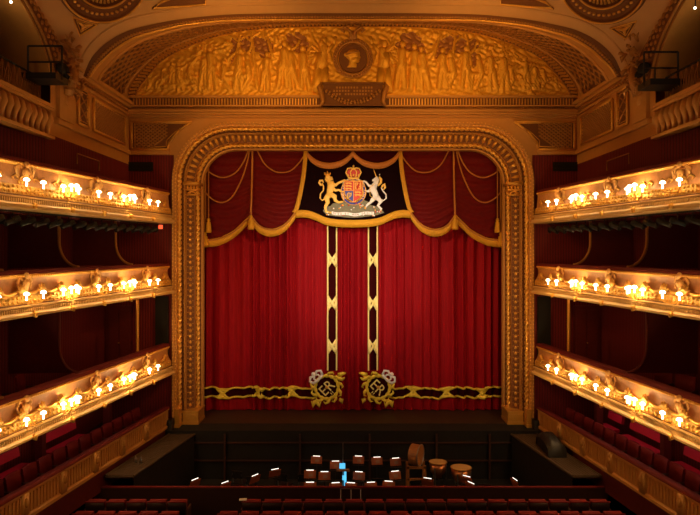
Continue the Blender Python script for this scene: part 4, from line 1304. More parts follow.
# ---- tier slabs, back walls, partitions
def wall_x(Y): return bx_front(Y) + 2.2 if Y < 17 else max(bx_front(Y) + 2.2, 9.2)
def build_boxes(s):
    side = 'left' if s < 0 else 'right'
    # floors / soffits of the tiers
    m = MB()
    for nm, zt, h in TIERS:
        rows = []
        for k in range(41):
            Y = 19.98 + (-5.9 - 19.98) * k / 40
            xf = bx_front(min(Y, 19.7)) + .1
            rows.append([(s * xf, Y, zt - h + .02), (s * 10.6, Y, zt - h + .02), (s * 10.6, Y, zt - h + .22), (s * xf, Y, zt - h + .22), (s * xf, Y, zt - h + .02)])
        m.grid(rows, s > 0)
    struct(m.build('floor_tiers_' + side, DRED))
    # back wall of the boxes
    m = MB(); rows = []
    for k in range(41):
        Y = 20.0 + (-6 - 20.0) * k / 40
        x = bx_front(min(max(Y, -6), 17)) + 2.0
        rows.append([(s * x, Y, z) for z in (-1.3, 2, 4, 6, 8.6)])
    m.grid(rows, s > 0); struct(m.build('wall_boxes_' + side, REDWALY))
    # upper red wall behind the top tier
    m = MB()
    poly = [(XW, 20.0), (XW, 14.6), (9.3, 9.5), (9.6, 4), (9.6, -6)]
    m.cur = 0
    m.grid([[(s * x, y, z) for z in (7.4, ZP - .35)] for x, y in poly], s > 0)
    m.cur = 1
    m.grid([[(s * x, y, z) for z in (ZP - .35, ZP - .28, ZP)] for x, y in poly[:2]], s > 0)
    # pier wall cream above: Y 20 -> 14.75
    m.cur = 2
    m.grid([[(s * XW, y, z) for z in (ZP, ZC, 12.6)] for y in (20.0, 18, 16.2, 15.5, 14.8)], s > 0)
    rows = []
    a, b = 5.3, 2.55
    for k in range(49):
        t = pi * k / 48
        Y = 9.5 + a * cos(t); zi = EYE + 4.5 + b * sin(t)
        rows.append([(s * XW, Y, zi), (s * XW, Y, cz(XW, Y) + .05)])
    m.grid(rows, s > 0)
    m.grid([[(s * XW, y, z) for z in (12.0, cz(XW, y) + .05)] for y in (16.2, 15.5, 14.8)], s > 0)
    m.grid([[(s * XW, y, z) for z in (9.5, cz(XW, max(y, -1)) + .05)] for y in (4.2, 0, -6)], s > 0)
    m.grid([[(s * XW, y, z) for z in (EYE + 4.5, EYE + 4.5 - .9)] for y in (14.8, 14.81)], s > 0)
    struct(m.build('wall_' + side, [REDWALY, PLASTER, PLASTER]))
    # side arch soffit and the lunette room behind it
    m = MB(); rows = []
    for k in range(49):
        t = pi * k / 48
        Y = 9.5 + a * cos(t); zi = EYE + 4.5 + b * sin(t)
        rows.append([(s * XW, Y, zi), (s * (XW + .9), 9.5 + (a + .1) * cos(t), zi + .0), (s * (XW + 2.6), 9.5 + (a + 1.6) * cos(t), zi + .1)])
    m.grid(rows, s < 0)
    struct(m.build('wall_vault_' + side, PLASTER, None, True))
    m = MB(); m.box(*sorted((s * 10.9, s * 11.1)), 0, 17.5, 9, 14.5); struct(m.build('wall_gallery_' + side, PLASTER))
    m = MB(); m.box(*sorted((s * (XW + .1), s * 11)), 14.9, 17.5, 9.5, 9.6)
    m.box(*sorted((s * (XW + .05), s * 11)), 16.6, 16.8, 9.5, 14.3)
    struct(m.build('wall_gallery_end_' + side, PLASTER))
    # dark lunette window on the gallery wall
    m = MB(); pg = [(-2.9 * cos(pi * k / 20), 2.0 * sin(pi * k / 20)) for k in range(21)]
    m.add([(s * 10.86, 12.2 + u, 11.1 + v) for u, v in pg] + [(s * 10.80, 12.2 + u, 11.1 + v) for u, v in pg], [tuple(range(21)), tuple(range(21, 42))])
    wn = struct(m.build('window_1' if s < 0 else 'window_2', GLASSD))
    m = MB(); m.tube([(s * 10.78, 12.2 + u, 11.1 + v) for u, v in pg], .09, 6); m.build('window_frame', PLASTER, wn, True)
    # gallery floor and ribbed front
    t = thing('gallery_front', 'ribbed cream gallery parapet high on the %s wall' % side, 'parapet', group='upper gallery parapets')
    m = MB(); m.box(*sorted((s * (XW - .02), s * (XW + .12))), 2.0, 14.72, 9.52, 10.35); m.build('parapet_wall', PLASTER, t)
    m = MB(); m.box(*sorted((s * (XW - .16), s * (XW + .2))), 2.0, 14.75, 10.33, 10.42); m.box(*sorted((s * (XW - .12), s * (XW + .2))), 2.0, 14.74, 10.26, 10.33)
    m.box(*sorted((s * (XW - .16), s * (XW + .2))), 2.0, 14.75, 9.5, 9.58); m.build('coping', PLASTER, t)
    m = MB(); y = 14.55
    while y > 9:
        m.tube([(s * (XW - .02), y, 10.26), (s * (XW - .10), y, 10.15), (s * (XW - .13), y, 9.98), (s * (XW - .07), y, 9.78), (s * (XW - .04), y, 9.6)], [.04, .075, .085, .06, .05], 6)
        y -= .24
    m.build('rib_moulding', PLASTER, t, True)
    m = MB(); y = 14.6
    while y > 9:
        m.ball((s * (XW - .10), y, 9.54), .05, .05, .05, 6, 4); y -= .2
    m.build('lower_bead_moulding', DGOLD, t, True)
    m = MB(); m.box(*sorted((s * (XW + .12), s * 11)), 1.0, 17.4, 9.50, 9.6); struct(m.build('floor_gallery_' + side, DRED))
    # cornice mouldings along the straight side wall and panels
    c = thing('side_cornice', 'moulded cornice turning along the %s wall beside the arch' % side, 'cornice', group='side wall cornices')
    m = MB()
    for z0, z1, o in ((ZC - .05, ZC + .06, .22), (ZC + .06, ZC + .14, .12), (ZC - .14, ZC - .05, .10), (ZC - .42, ZC - .36, .10), (ZP, ZP + .12, .12), (ZP + .12, ZP + .17, .06)):
        m.box(*sorted((s * (XW - o), s * XW)), 15.0, 19.98, z0, z1)
    m.build('cornice_mouldings', PLASTER, c)
    m = MB(); y = 19.8
    while y > 15.1:
        m.ball((s * (XW - .06), y, ZC - .25), .06, .05, .05, 6, 4); y -= .15
    m.build('bead_moulding', DGOLD, c, True)
    pn = thing('side_trellis_panel', 'trellis panel on the %s return wall next to the arch' % side, 'wall panel', group='trellis panels beside the arch')
    ux = (0, 1, 0) if s < 0 else (0, -1, 0)
    yo = 17.2 if s < 0 else 19.55
    lattice_panel('trellis_ground', pn, (s * (XW - .01), yo, ZP + .30), ux, (0, 0, 1), [(0, 0), (2.35, 0), (2.35, .98), (0, .98)])
    pn = thing('narrow_panel', 'narrow upright framed panel on the pier of the %s wall' % side, 'wall panel', group='narrow pier panels')
    yo = 16.25 if s < 0 else 16.85
    lattice_panel('panel_ground', pn, (s * (XW - .01), yo, ZP + .30), ux, (0, 0, 1), [(0, 0), (.6, 0), (.6, 1.1), (0, 1.1)], .5)
    # pilaster on the pier
    m = MB(); m.box(*sorted((s * (XW - .10), s * XW)), 15.1, 15.9, ZP + .17, ZC - .14)
    m.box(*sorted((s * (XW - .16), s * XW)), 15.05, 15.95, ZC - .40, ZC - .30); m.ball((s * (XW - .1), 15.5, ZP + .8), .05, .14, .2)
    tag(m.build('pier_pilaster', PLASTER), 'plain cream pilaster under the gilt trophy on the %s pier' % side, 'pilaster', 'pier pilasters')
    # brown enriched band of the side arch
    t3 = thing('side_arch_band', 'dark enriched arch band springing above the %s gallery' % side, 'arch band', group='side arch bands')
    m = MB(); rows = []; orn = MB()
    for k in range(0, 61):
        t = .06 + (pi - .12) * k / 60
        ci, si = cos(t), sin(t)
        def PP(f, o): 
            Y = 9.5 + (a + .1 + f * .85) * ci; z = EYE + 4.5 + (b + .08 + f * .42) * si
            return Vector((s * (XW - o), Y, min(z, cz(XW, Y) - .0)))
        rows.append([PP(0, .0), PP(0, .06), PP(.2, .09), PP(.8, .09), PP(1, .06), PP(1, 0)])
        if k < 60:
            for f in (.25, .5, .75):
                q = PP(f, .10); orn.ball(q, .03, .07, .06, 6, 4)
    m.grid(rows, s < 0); m.build('band_surface', GROUND, t3, False); orn.build('band_moulding', DGOLD, t3, True)
    m = MB(); m.tube([r[1] for r in rows], .04, 6); m.tube([r[4] for r in rows], .04, 6); m.build('band_edge', DGOLD, t3, True)
    # partitions of the boxes
    spec = [(1, 17.55, 'top'), (1, 14.95, 'top'), (1, 12.35, 'top'), (2, 14.95, 'mid'), (2, 12.35, 'mid'), (2, 10.2, 'mid')]
    for (ti, Y, lv) in spec:
        zt = TIERS[ti][1]; ztop = TIERS[ti - 1][1] - TIERS[ti - 1][2]
        xf = bx_front(Y); xe = xf + .62; xb = xf + 2.0
        prof = [(xe, ztop), (xe, zt + .75)]
        for k in range(1, 11):
            a_ = pi / 2 * k / 10
            prof.append((xe - .55 * (1 - cos(a_)), zt + .75 - .72 * sin(a_)))
        which = 'upper' if ti == 1 else 'lower'
        idx = [q[1] for q in spec if q[0] == ti].index(Y)
        t4 = thing('box_partition', '%s curved box partition from the arch between the %s pair of %s balconies' % (ordw(idx), which, side), 'partition', group='curved box partitions')
        pg = [(s * x, Y, z) for x, z in prof] + [(s * xb, Y, zt - .0), (s * xb, Y, ztop)]
        kk = len(pg); m = MB()
        m.add(pg + [(x, y + .06, z) for x, y, z in pg], [tuple(range(kk)), tuple(range(kk, 2 * kk))] + [(i, (i + 1) % kk, kk + (i + 1) % kk, kk + i) for i in range(kk)])
        m.build('partition_panel', DRED, t4)
        m = MB(); m.tube([(s * x, Y + .03, z) for x, z in prof], .045, 6); m.build('gold_edge', DGOLD if idx == 1 or ti == 1 else DRED, t4, True)
    # gold post at the stage end of the middle boxes, with a dark doorway
    m = MB(); p = bx_front(18.2) + .30
    m.tube([(s * p, 18.3, TIERS[2][1]), (s * p, 18.3, TIERS[1][1] - 1.06)], .05, 8)
    tag(m.build('box_post', GOLD), 'slim gold post between the middle and lowest balconies on the %s' % side, 'post', 'gold box posts')
    for (zl, zh, d) in ((TIERS[2][1] - .9, 4.6, 'lower'),):
        dn = {-1: 'door_1', 1: 'door_2'}[s]
        m = MB(); m.box(*sorted((s * 8.1, s * 9.05)), 19.93, 19.99, 2.2, 4.45)
        m.box(*sorted((s * 8.2, s * 8.55)), 19.90, 19.93, 2.3, 4.3); m.box(*sorted((s * 8.6, s * 8.95)), 19.90, 19.93, 2.3, 4.3)
        d_ = struct(m.build(dn, DRED))
        m = MB(); m.ball((s * 8.58, 19.87, 3.1), .03); m.build('door_knob', BRASS, d_, True)
        m = MB(); m.box(*sorted((s * 6.78, s * 7.25)), 19.90, 19.99, 2.2, 4.8)  # black box painting the darkness of an opening
        tag(m.build('dark_opening_panel', MATBLK), 'black panel standing for the dark opening beside the arch inside the %s box' % side, 'panel', 'dark opening panels by the arch')
    # picture rail frame on the upper red wall
    m = MB(); y0, y1 = 16.2, 17.6; z0, z1 = px2(0, 168, 17).z, px2(0, 158, 17).z
    m.tube([(s * (XW - .02), y0, z0 + .0), (s * (XW - .02), y0, z1), (s * (XW - .02), y1, z1), (s * (XW - .02), y1, z0)], .02, 5)
    tag(m.build('doorway_trim', DGOLD), 'thin gold doorway trim on the red wall above the %s top balcony' % side, 'doorway', 'doorway trims')
    # dark red posts and wall under the lowest tier
    for j, Y in enumerate((18.0, 15.0, 12.9)):
        xx = bx_front(Y) + 1.15
        m = MB(); m.box(*sorted((s * (xx - .10), s * (xx + .10))), Y - .10, Y + .10, .0, 2.03)
        m.box(*sorted((s * (xx - .13), s * (xx + .13))), Y - .13, Y + .13, 1.9, 2.03); m.box(*sorted((s * (xx - .13), s * (xx + .13))), Y - .13, Y + .13, .0, .2)
        tag(m.build('circle_post', DRED), '%s dark red square post from the arch under the lowest %s balcony' % (ordw(j), side), 'post', 'posts of the stalls circle')
for s in (-1, 1):
    build_boxes(s)
    for ztop in (7.3, 4.8):
        for Y, e in ((18.2, 4.5), (16.1, 2.6), (13.6, 1.8)):
            point((s * (bx_front(Y) + .95), Y, ztop - .1), e, (1, .42, .2), .06)  # hidden lights added to lift the box interiors, no fixtures


# ------------------------------------------------------------------ stalls circle parapet, floor
def build_circle(s):
    side = 'left' if s < 0 else 'right'
    t = thing('circle_parapet', 'low fluted cream parapet with red rail round the %s stalls circle' % side, 'parapet', group='stalls circle parapets')
    m = MB(); bsweep(m, s, [(-.20, -.03), (-.20, .0), (-.14, .03), (0, .03), (.06, .0), (.06, -.05)], .80); m.build('velvet_rail', RAILV, t, True)
    m = MB(); bsweep(m, s, [(-.2, -.02), (.05, -.04), (.05, -.09), (.0, -.12), (.0, -.62), (.05, -.66), (.05, -.74), (-.2, -.74), (-.2, -.02)], .80); m.build('parapet_panel', PLASTER, t)
    m = MB(); Y = 19.5; i = 0
    while Y > 9:
        p, n, tt = bframe(s, Y)
        m.obox(p + n * .012 + Vector((0, 0, .43)), tt, n, (0, 0, 1), .022, .015, .22); Y -= .11; i += 1
    m.build('fluted_moulding', PLASTER, t)
    for Y in FIGY + CLUY:
        m = MB()
        p, n, tt = bframe(s, Y); m.obox(p + n * .03 + Vector((0, 0, .42)), tt, n, (0, 0, 1), .10, .04, .28)
        m.ball(p + n * .09 + Vector((0, 0, .5)), .06, .06, .12, 8, 5)
        m.build('parapet_pier', PLASTER, t, True)
    m = MB(); bsweep(m, s, [(-.02, -1.37), (-.02, -.70)], .80, 19.72, -5.5); struct(m.build('wall_circle_' + side, DRED))
    m = MB(); rows = []
    for k in range(31):
        Y = 19.98 + (-6 - 19.98) * k / 30; xf = bx_front(min(Y, 19.7)) + .1
        rows.append([(s * xf, Y, .06), (s * (xf + .9), Y, .06), (s * (xf + .9), Y, .22), (s * 10.6, Y, .22)])
    m.grid(rows, s > 0); struct(m.build('floor_circle_' + side, CARPET))
    # small black speaker box on the apron corner
    sb = px2(168 if s < 0 else 534, 421, 19.8)
    t = thing('stage_monitor', 'small black box on the stage corner by the %s foot of the arch' % side, 'speaker', (s * 6.75, 19.70, -.005))
    m = MB(); m.add([(-.2, -.14, 0), (.2, -.14, 0), (.2, .2, 0), (-.2, .2, 0), (-.2, -.05, .34), (.2, -.05, .34), (.2, .2, .34), (-.2, .2, .34)], [(0, 3, 2, 1), (4, 5, 6, 7), (0, 1, 5, 4), (1, 2, 6, 5), (2, 3, 7, 6), (3, 0, 4, 7)])
    m.build('cabinet', BLACK, t); m = MB(); m.lathe([(.0, 0), (.11, 0), (.13, .02), (.13, -.01)], (0, -.11, .17), 14, Matrix.Rotation(pi / 2 - .25, 3, 'X')); m.build('speaker_cone', MATBLK, t)
for s in (-1, 1): build_circle(s)

# ------------------------------------------------------------------ sconces
def lamp(par, x, y, z):
    z = z - .03
    m = MB(); m.lathe([(.012, -.02), (.032, .0), (.035, .015), (.016, .02)], (x, y, z), 8); m.build('candle_cup', GOLD, par, True)
    m = MB(); m.lathe([(.020, .02), (.020, .16), (.0, .17)], (x, y, z), 6); m.build('candle', SHADE, par, True)
    m = MB(); m.lathe([(.068, .15), (.066, .17), (.048, .20), (.02, .215), (.0, .216)], (x, y, z), 10); m.build('lamp_shade', SHADE, par, True)
def sconce_pair(label, group):
    t = thing('wall_sconce', label, 'sconce', group=group)
    m = MB()
    for s in (-1, 1):
        m.tube([(0, .12, -.10), (s * .12, .22, -.12), (s * .24, .30, -.09), (s * .27, .31, -.02)], [.02, .018, .015, .012], 6)
        m.tube([(s * .10, .2, -.11), (s * .14, .24, -.02), (s * .08, .22, .0)], [.012, .014, .008], 5)
    m.ball((0, .12, -.10), .05); m.build('scrolled_arms', GOLD, t, True)
    lamp(t, -.27, .31, 0); lamp(t, .27, .31, 0)
    return t
def sconce_cluster(label, group):
    t = thing('wall_sconce', label, 'sconce', group=group)
    m = MB()
    spots = [(-.24, .26, 0), (0, .38, .06), (.13, .26, .0), (-.10, .28, .10)]
    spots = [(-.30, .26, 0), (-.10, .34, .06), (.10, .34, .04), (.30, .26, .0)]
    for x, y, z in spots:
        m.tube([(0, .12, -.10), (x * .5, y * .8, -.12), (x, y, z - .08), (x, y, z - .02)], [.02, .018, .015, .012], 6)
    m.ball((0, .14, -.10), .06); m.tube([(0, .14, -.1), (0, .2, -.2), (0, .14, -.24)], [.02, .02, .01], 6)
    m.build('scrolled_arms', GOLD, t, True)
    for x, y, z in spots: lamp(t, x, y, z)
    return t
proto_p = proto_c = None
def place(proto, label, p, n, z, group):
    o = copy_tree(proto) if proto.get('used') else proto
    proto['used'] = 1
    o['label'] = label; o['group'] = group
    o.location = Vector((p.x, p.y, z)); o.rotation_euler = (0, 0, atan2(n.y, n.x) - pi / 2)
    return o
proto_p = sconce_pair('x', 'x'); proto_c = sconce_cluster('x', 'x')
allsc = []
for ti, (nm, zt, h) in enumerate(TIERS):
    for s in (-1, 1):
        side = 'left' if s < 0 else 'right'
        zz = zt - .66 if ti else zt - .66
        for j, Y in enumerate(FIGY):
            p, n, tt = bframe(s, Y)
            allsc.append(place(proto_p, 'gilt two-lamp sconce under the %s caryatid from the arch, %s %s balcony' % (ordw(j), side, nm), p, n, zz, 'two-lamp sconces on the balcony fronts'))
            for q in (-1, 1):
                point(p + n * .42 + tt * .27 * q + Vector((0, 0, zz + .12)), 6.5, (1, .56, .20), .04)
        for j, Y in enumerate(CLUY):
            p, n, tt = bframe(s, Y)
            allsc.append(place(proto_c, 'bright four-lamp sconce cluster, %s from the arch on the %s %s balcony' % (ordw(j), side, nm), p, n, zz, 'four-lamp sconces on the balcony fronts'))
            point(p + n * .36 + Vector((0, 0, zz + .10)), 30.0, (1, .56, .20), .05)
for o in allsc:
    if 'used' in o: del o['used']

# ------------------------------------------------------------------ stage lanterns below the top tier
def lantern():
    t = thing('stage_lantern', 'x', 'stage light', group='stage lanterns under the top balconies')
    m = MB(); m.lathe([(.02, -.18), (.075, -.16), (.085, -.02), (.07, .02), (.07, .16), (.085, .20), (.06, .20), (.055, .10), (0, .10)], (0, 0, -.20), 10, Matrix.Rotation(radians(112), 3, 'X')); m.build('lamp_body', BLACK, t, True)
    m = MB(); m.tube([(-.10, 0, -.2), (-.10, 0, -.07), (.10, 0, -.07), (.10, 0, -.2)], .012, 4); m.tube([(0, 0, -.07), (0, 0, 0)], .015, 4); m.build('yoke', BLACK, t)
    m = MB(); m.obox((0, .14, -.25), (1, 0, 0), (0, 1, -.3), (0, .3, 1), .09, .004, .06); m.build('barn_door', BLACK, t)
    return t
lp = lantern(); used = False
for s in (-1, 1):
    side = 'left' if s < 0 else 'right'
    z = TIERS[0][1] - TIERS[0][2]
    m = MB(); m.tube([Vector((s * (bx_front(Y) + .22), Y, z - .03)) for Y in (19.4, 17, 15, 13, 11, 9.5)], .025, 6)
    tag(m.build('lighting_bar', BLACK), 'black lighting bar fixed under the %s top balcony' % side, 'lighting bar', 'lighting bars')
    for k in range(18):
        Y = 19.1 - k * .48
        if used: o = copy_tree(lp)
        else: o = lp; used = True
        o['label'] = '%s black stage lantern from the arch, hung under the %s top balcony' % (ordw(k), side)
        rr = random.Random(k + (50 if s > 0 else 0))
        o.location = (s * (bx_front(Y) + .22), Y, z - .05); o.rotation_euler = (0, 0, -s * radians(20 + rr.uniform(0, 45)) * -1)
# red exit light
m = MB(); c = px2(161, 227, 19.3)
m.box(c.x - .09, c.x + .09, 19.27, 19.33, c.z - .09, c.z + .11)
o = tag(m.build('exit_light', BLACK), 'small glowing red exit light under the left top balcony by the arch', 'exit light')
m = MB(); m.box(c.x - .07, c.x + .07, 19.255, 19.27, c.z - .07, c.z + .07); m.build('lit_face', EXITM, o)

# ------------------------------------------------------------------ seats
def circle_chair():
    t = thing('circle_chair', 'x', 'chair', group='red seats behind the circle parapets')
    m = MB(); P = []
    for k in range(9):
        u = -1 + 2 * k / 8
        P.append([(u * .24, -.22 + .05 * u * u, .42), (u * .25, -.27 + .06 * u * u, .75), (u * .25, -.30 + .06 * u * u, .93), (u * .25, -.36 + .06 * u * u, .93), (u * .25, -.34 + .06 * u * u, .75), (u * .24, -.28 + .05 * u * u, .42)])
    m.grid(P, False, True); m.add([P[0][i] for i in range(6)], [tuple(range(6))]); m.add([P[8][i] for i in range(6)], [tuple(reversed(range(6)))]); m.build('backrest', VELVET, t, True)
    m = MB(); m.box(-.23, .23, -.22, .22, .36, .44); m.build('seat', VELVET, t)
    for s in (-1, 1):
        m = MB(); m.box(s * .25 - .018, s * .25 + .018, -.28, .16, .0, .60); m.build('arm_panel', DWOOD, t)
    return t
cc = circle_chair(); first = True
for s in (-1, 1):
    side = 'left' if s < 0 else 'right'
    n_ = 18
    for k in range(n_):
        Y = 18.9 - k * .545
        p, n, tt = bframe(s, Y)
        o = cc if first else copy_tree(cc); first = False
        q = p - n * .52
        o.location = (q.x, q.y, -.02)
        f = (n + tt * .06).normalized()
        o.rotation_euler = (0, 0, atan2(f.y, f.x) - pi / 2)
        o['label'] = '%s red velvet chair from the arch in the row behind the %s circle parapet' % (ordw(k), side)
def bench(s, Y0, Y1, label, xo=1.38):
    p0, n0, _ = bframe(s, Y0); p1, n1, _ = bframe(s, Y1)
    a = p0 - n0 * xo; b = p1 - n1 * xo; a.z = b.z = .22
    L = (b - a).length; d = (b - a).normalized()
    t = thing('circle_bench', label, 'bench', group='crimson benches of the stalls circle')
    n = n0
    c = (a + b) / 2
    m = MB(); m.obox(c + Vector((0, 0, .42)), d, n, (0, 0, 1), L / 2, .15, .05); m.build('seat_cushion', PINKVEL, t)
    bv = (Vector((0, 0, 1)) - n * .18).normalized()
    m = MB(); m.obox(c - n * .27 + Vector((0, 0, .76)), d, n + Vector((0, 0, .18)), bv, L / 2, .05, .12); m.build('backrest', PINKVEL, t)
    m = MB(); m.bar(a - n * .33 + Vector((0, 0, 1.0)), b - n * .33 + Vector((0, 0, 1.0)), .05, .05); m.build('top_rail', VELVET, t)
    for q in (a + d * .08, b - d * .08, c):
        m = MB(); m.obox(q - n * .05 + Vector((0, 0, .18)), d, n, (0, 0, 1), .03, .22, .18); m.build('leg', DWOOD, t)
bench(-1, 16.9, 15.35, 'crimson velvet bench nearest the arch under the lowest left balcony')
bench(-1, 14.6, 13.1, 'crimson velvet bench at the far left edge under the lowest balcony')
bench(1, 18.0, 17.3, 'short crimson bench nearest the arch under the lowest right balcony')
bench(1, 16.9, 15.3, 'crimson velvet bench in the middle of the stalls circle under the lowest right balcony')
bench(1, 14.7, 13.2, 'second crimson bench from the arch under the lowest right balcony, nearer the viewer')
bench(1, 12.6, 11.4, 'crimson bench at the right edge of the view under the balcony')
for s in (-1, 1):
    for Y in (17.4, 15.6, 13.6):
        p, n, _ = bframe(s, Y); q = p - n * .9
        point((q.x, q.y, 1.93), 4.5 if s < 0 else 8.0, (1, .5, .35), .06)  # unseen lights added under the tier to brighten the benches
# box chairs glimpsed behind the partitions
for (s, Y, ti, k) in ((-1, 14.3, 2, 0), (-1, 13.5, 2, 1), (1, 14.9, 2, 0), (1, 14.1, 2, 1)):
    o = copy_tree(cc); p, n, tt = bframe(s, Y); q = p - n * 1.0
    o.location = (q.x, q.y, TIERS[ti][1] - TIERS[ti][2] + .22); o.rotation_euler = (0, 0, atan2(n.y, n.x) - pi / 2 + .4)
    o['label'] = '%s chair inside the %s box between the middle and lowest balconies' % ('stageward' if k == 0 else 'nearer', 'left' if s < 0 else 'right')
    o['group'] = 'box chairs'

def stalls_seat():
    t = thing('stalls_seat', 'x', 'seat', group='red stalls seats seen from behind')
    m = MB(); P = []
    for k in range(9):
        u = -1 + 2 * k / 8; q = .04 * u * u
        P.append([(u * .25, .0 + q, .42), (u * .26, -.06 + q, .70), (u * .25, -.09 + q, .80), (u * .25, -.13 + q, .80), (u * .26, -.12 + q, .68), (u * .25, -.07 + q, .38)])
    m.grid(P, False, True); m.add(P[0], [tuple(range(6))]); m.add(P[8], [tuple(reversed(range(6)))]); m.build('back_shell', SHELL, t, True)
    m = MB(); m.tube([(-.27, -.07, .80), (-.18, -.10, .815), (0, -.11, .82), (.18, -.10, .815), (.27, -.07, .80)], [.018, .024, .026, .024, .018], 6); m.build('velvet_top', VELVET, t, True)
    m = MB(); m.box(-.23, .23, .02, .12, .40, .80); m.build('seat', VELVET, t)
    for s in (-1, 1):
        m = MB(); m.box(s * .275 - .02, s * .275 + .02, -.10, .28, 0, .60); m.build('arm_panel', DWOOD, t)
    return t
ss = stalls_seat(); first = True
ROWS = [(15.15, -7.45, -4.1, -3.1, 7.4, 'front'), (14.45, -7.45, -4.6, -3.6, 7.75, 'second'), (13.75, -7.45, -4.6, -3.6, 7.75, 'third')]
for (Y, x0, x1, x2, x3, rn) in ROWS:
    for (a, b, blk) in ((x0, x1, 'left block'), (x2, x3, 'main block')):
        n_ = int((b - a) / .57)
        for k in range(n_):
            o = ss if first else copy_tree(ss); first = False
            o.location = (a + .28 + k * .57, Y, -1.3)
            o['label'] = '%s seat from the left in the %s of the %s stalls row' % (ordw(k), blk, rn)

# ------------------------------------------------------------------ orchestra pit
def music_stand():
    t = thing('music_stand', 'x', 'music stand', group='music stands in the pit')
    m = MB(); M3 = Matrix.Rotation(radians(-22), 3, 'X')
    m.obox((0, 0, 1.08), (1, 0, 0), M3 @ Vector((0, 1, 0)), M3 @ Vector((0, 0, 1)), .19, .008, .12); m.build('desk', DESK, t)
    m = MB(); m.obox((0, -.06, .92), (1, 0, 0), (0, 1, 0), (0, 0, 1), .19, .03, .006); m.build('ledge', BLACK, t)
    m = MB(); m.tube([(0, .03, .06), (0, .03, 1.0)], .014, 6); m.build('pole', BLACK, t)
    for k in range(3):
        a = 2 * pi * k / 3 + .5
        m = MB(); m.tube([(0, .03, .14), (.25 * cos(a), .03 + .25 * sin(a), .012)], .01, 5); m.build('leg', BLACK, t)
    m = MB(); m.tube([(-.12, .0, 1.215), (.12, .0, 1.215)], .011, 6); m.build('stand_lamp', STANDL, t)
    m = MB(); m.obox((.02, -.015, 1.06), (1, 0, .1), M3 @ Vector((0, 1, 0)), M3 @ Vector((0, 0, 1)), .07, .004, .05); m.build('sheet_music', PAPERD, t)
    return t
ms = music_stand(); first = True
stands = [(316.5, 455), (358.5, 455), (377, 456), (395.6, 457), (335.6, 460), (275, 468), (310, 469), (324.5, 470.5), (359, 470.6), (395, 470), (255, 474), (466.6, 475), (427.6, 477), (195, 478), (388.6, 480), (515, 478), (310, 481), (335.6, 481.5), (351, 481.5), (371, 481), (471, 481.5), (225, 481)]
def nm_(i):
    row = [q for q in stands if abs(q[1] - stands[i][1]) < 99]
    r = 0
stands_x = sorted(range(len(stands)), key=lambda i: stands[i][0])
rng = random.Random(11)
for r, i in enumerate(stands_x):
    px, py = stands[i]
    Y = 7.0 * FPX / (py - HY)
    o = ms if first else copy_tree(ms); first = False
    o.location = (px2(px, py, Y).x, Y, PZ)
    face = (0 - (px - CX)) * .006
    o.rotation_euler = (0, 0, pi + face + rng.uniform(-.3, .3)) if (px < 300 or px > 400) else (0, 0, rng.uniform(-.2, .2))
    dep = 'by the far wall' if py < 462 else ('in the middle of the pit' if py < 473 else 'close to the stalls rail')
    o['label'] = 'music stand, %s from the left in the orchestra pit, %s' % (ordw(r), dep)
def pit_chair():
    t = thing('orchestra_chair', 'x', 'chair', group='black orchestra chairs in the pit')
    m = MB(); m.box(-.2, .2, -.2, .2, .44, .48); m.build('seat', BLACK, t)
    m = MB(); m.obox((0, -.22, .78), (1, 0, 0), (0, 1, .15), (0, -.15, 1), .19, .012, .13); m.build('backrest', BLACK, t)
    for sx in (-1, 1):
        for sy in (-1, 1):
            m = MB(); m.tube([(sx * .18, sy * .18, 0), (sx * .17, sy * .17 - (.0), .45)] + ([(sx * .17, -.23, .82)] if sy < 0 else []), .011, 5); m.build('leg', METAL, t)
    return t
pc = pit_chair(); first = True
chs = [(248, 17.2), (266, 17.5), (284, 17.9), (300, 17.2), (318, 17.7), (330, 17.0), (366, 17.1), (350, 17.8), (382, 17.5), (398, 16.9), (408, 18.2), (205, 16.8), (232, 16.7), (480, 17.2), (440, 16.9), (290, 16.6), (322, 16.5), (362, 16.5), (385, 16.6), (500, 16.9)]
occ = [(px2(a, b, 7.0 * FPX / (b - HY)).x, 7.0 * FPX / (b - HY)) for a, b in stands] + [(2.1, 18.2), (2.85, 18.9), (3.6, 18.4), (-.3, 16.9), (-.3, 16.9)]
seats = []
for px, Y in sorted(chs):
    x = (px - CX) / FPX * Y
    for tr in range(200):
        bad = [q for q in occ + seats if hypot(q[0] - x, q[1] - Y) < .62]
        if not bad: break
        q = bad[0]; dx, dy = x - q[0], Y - q[1]; dd = hypot(dx, dy) + 1e-4
        x += dx / dd * .12 + rng.uniform(-.05, .05); Y = max(16.3, min(19.0, Y + dy / dd * .12 + rng.uniform(-.05, .05)))
    if all(hypot(q[0] - x, q[1] - Y) >= .6 for q in occ + seats): seats.append((x, Y))
for r, (xx_, Y) in enumerate(sorted(seats)):
    o = pc if first else copy_tree(pc); first = False
    o.location = (xx_, Y, PZ); o.rotation_euler = (0, 0, rng.uniform(-.5, .5))
    o['label'] = 'black orchestra chair with steel legs, %s from the left in the pit' % ordw(r)
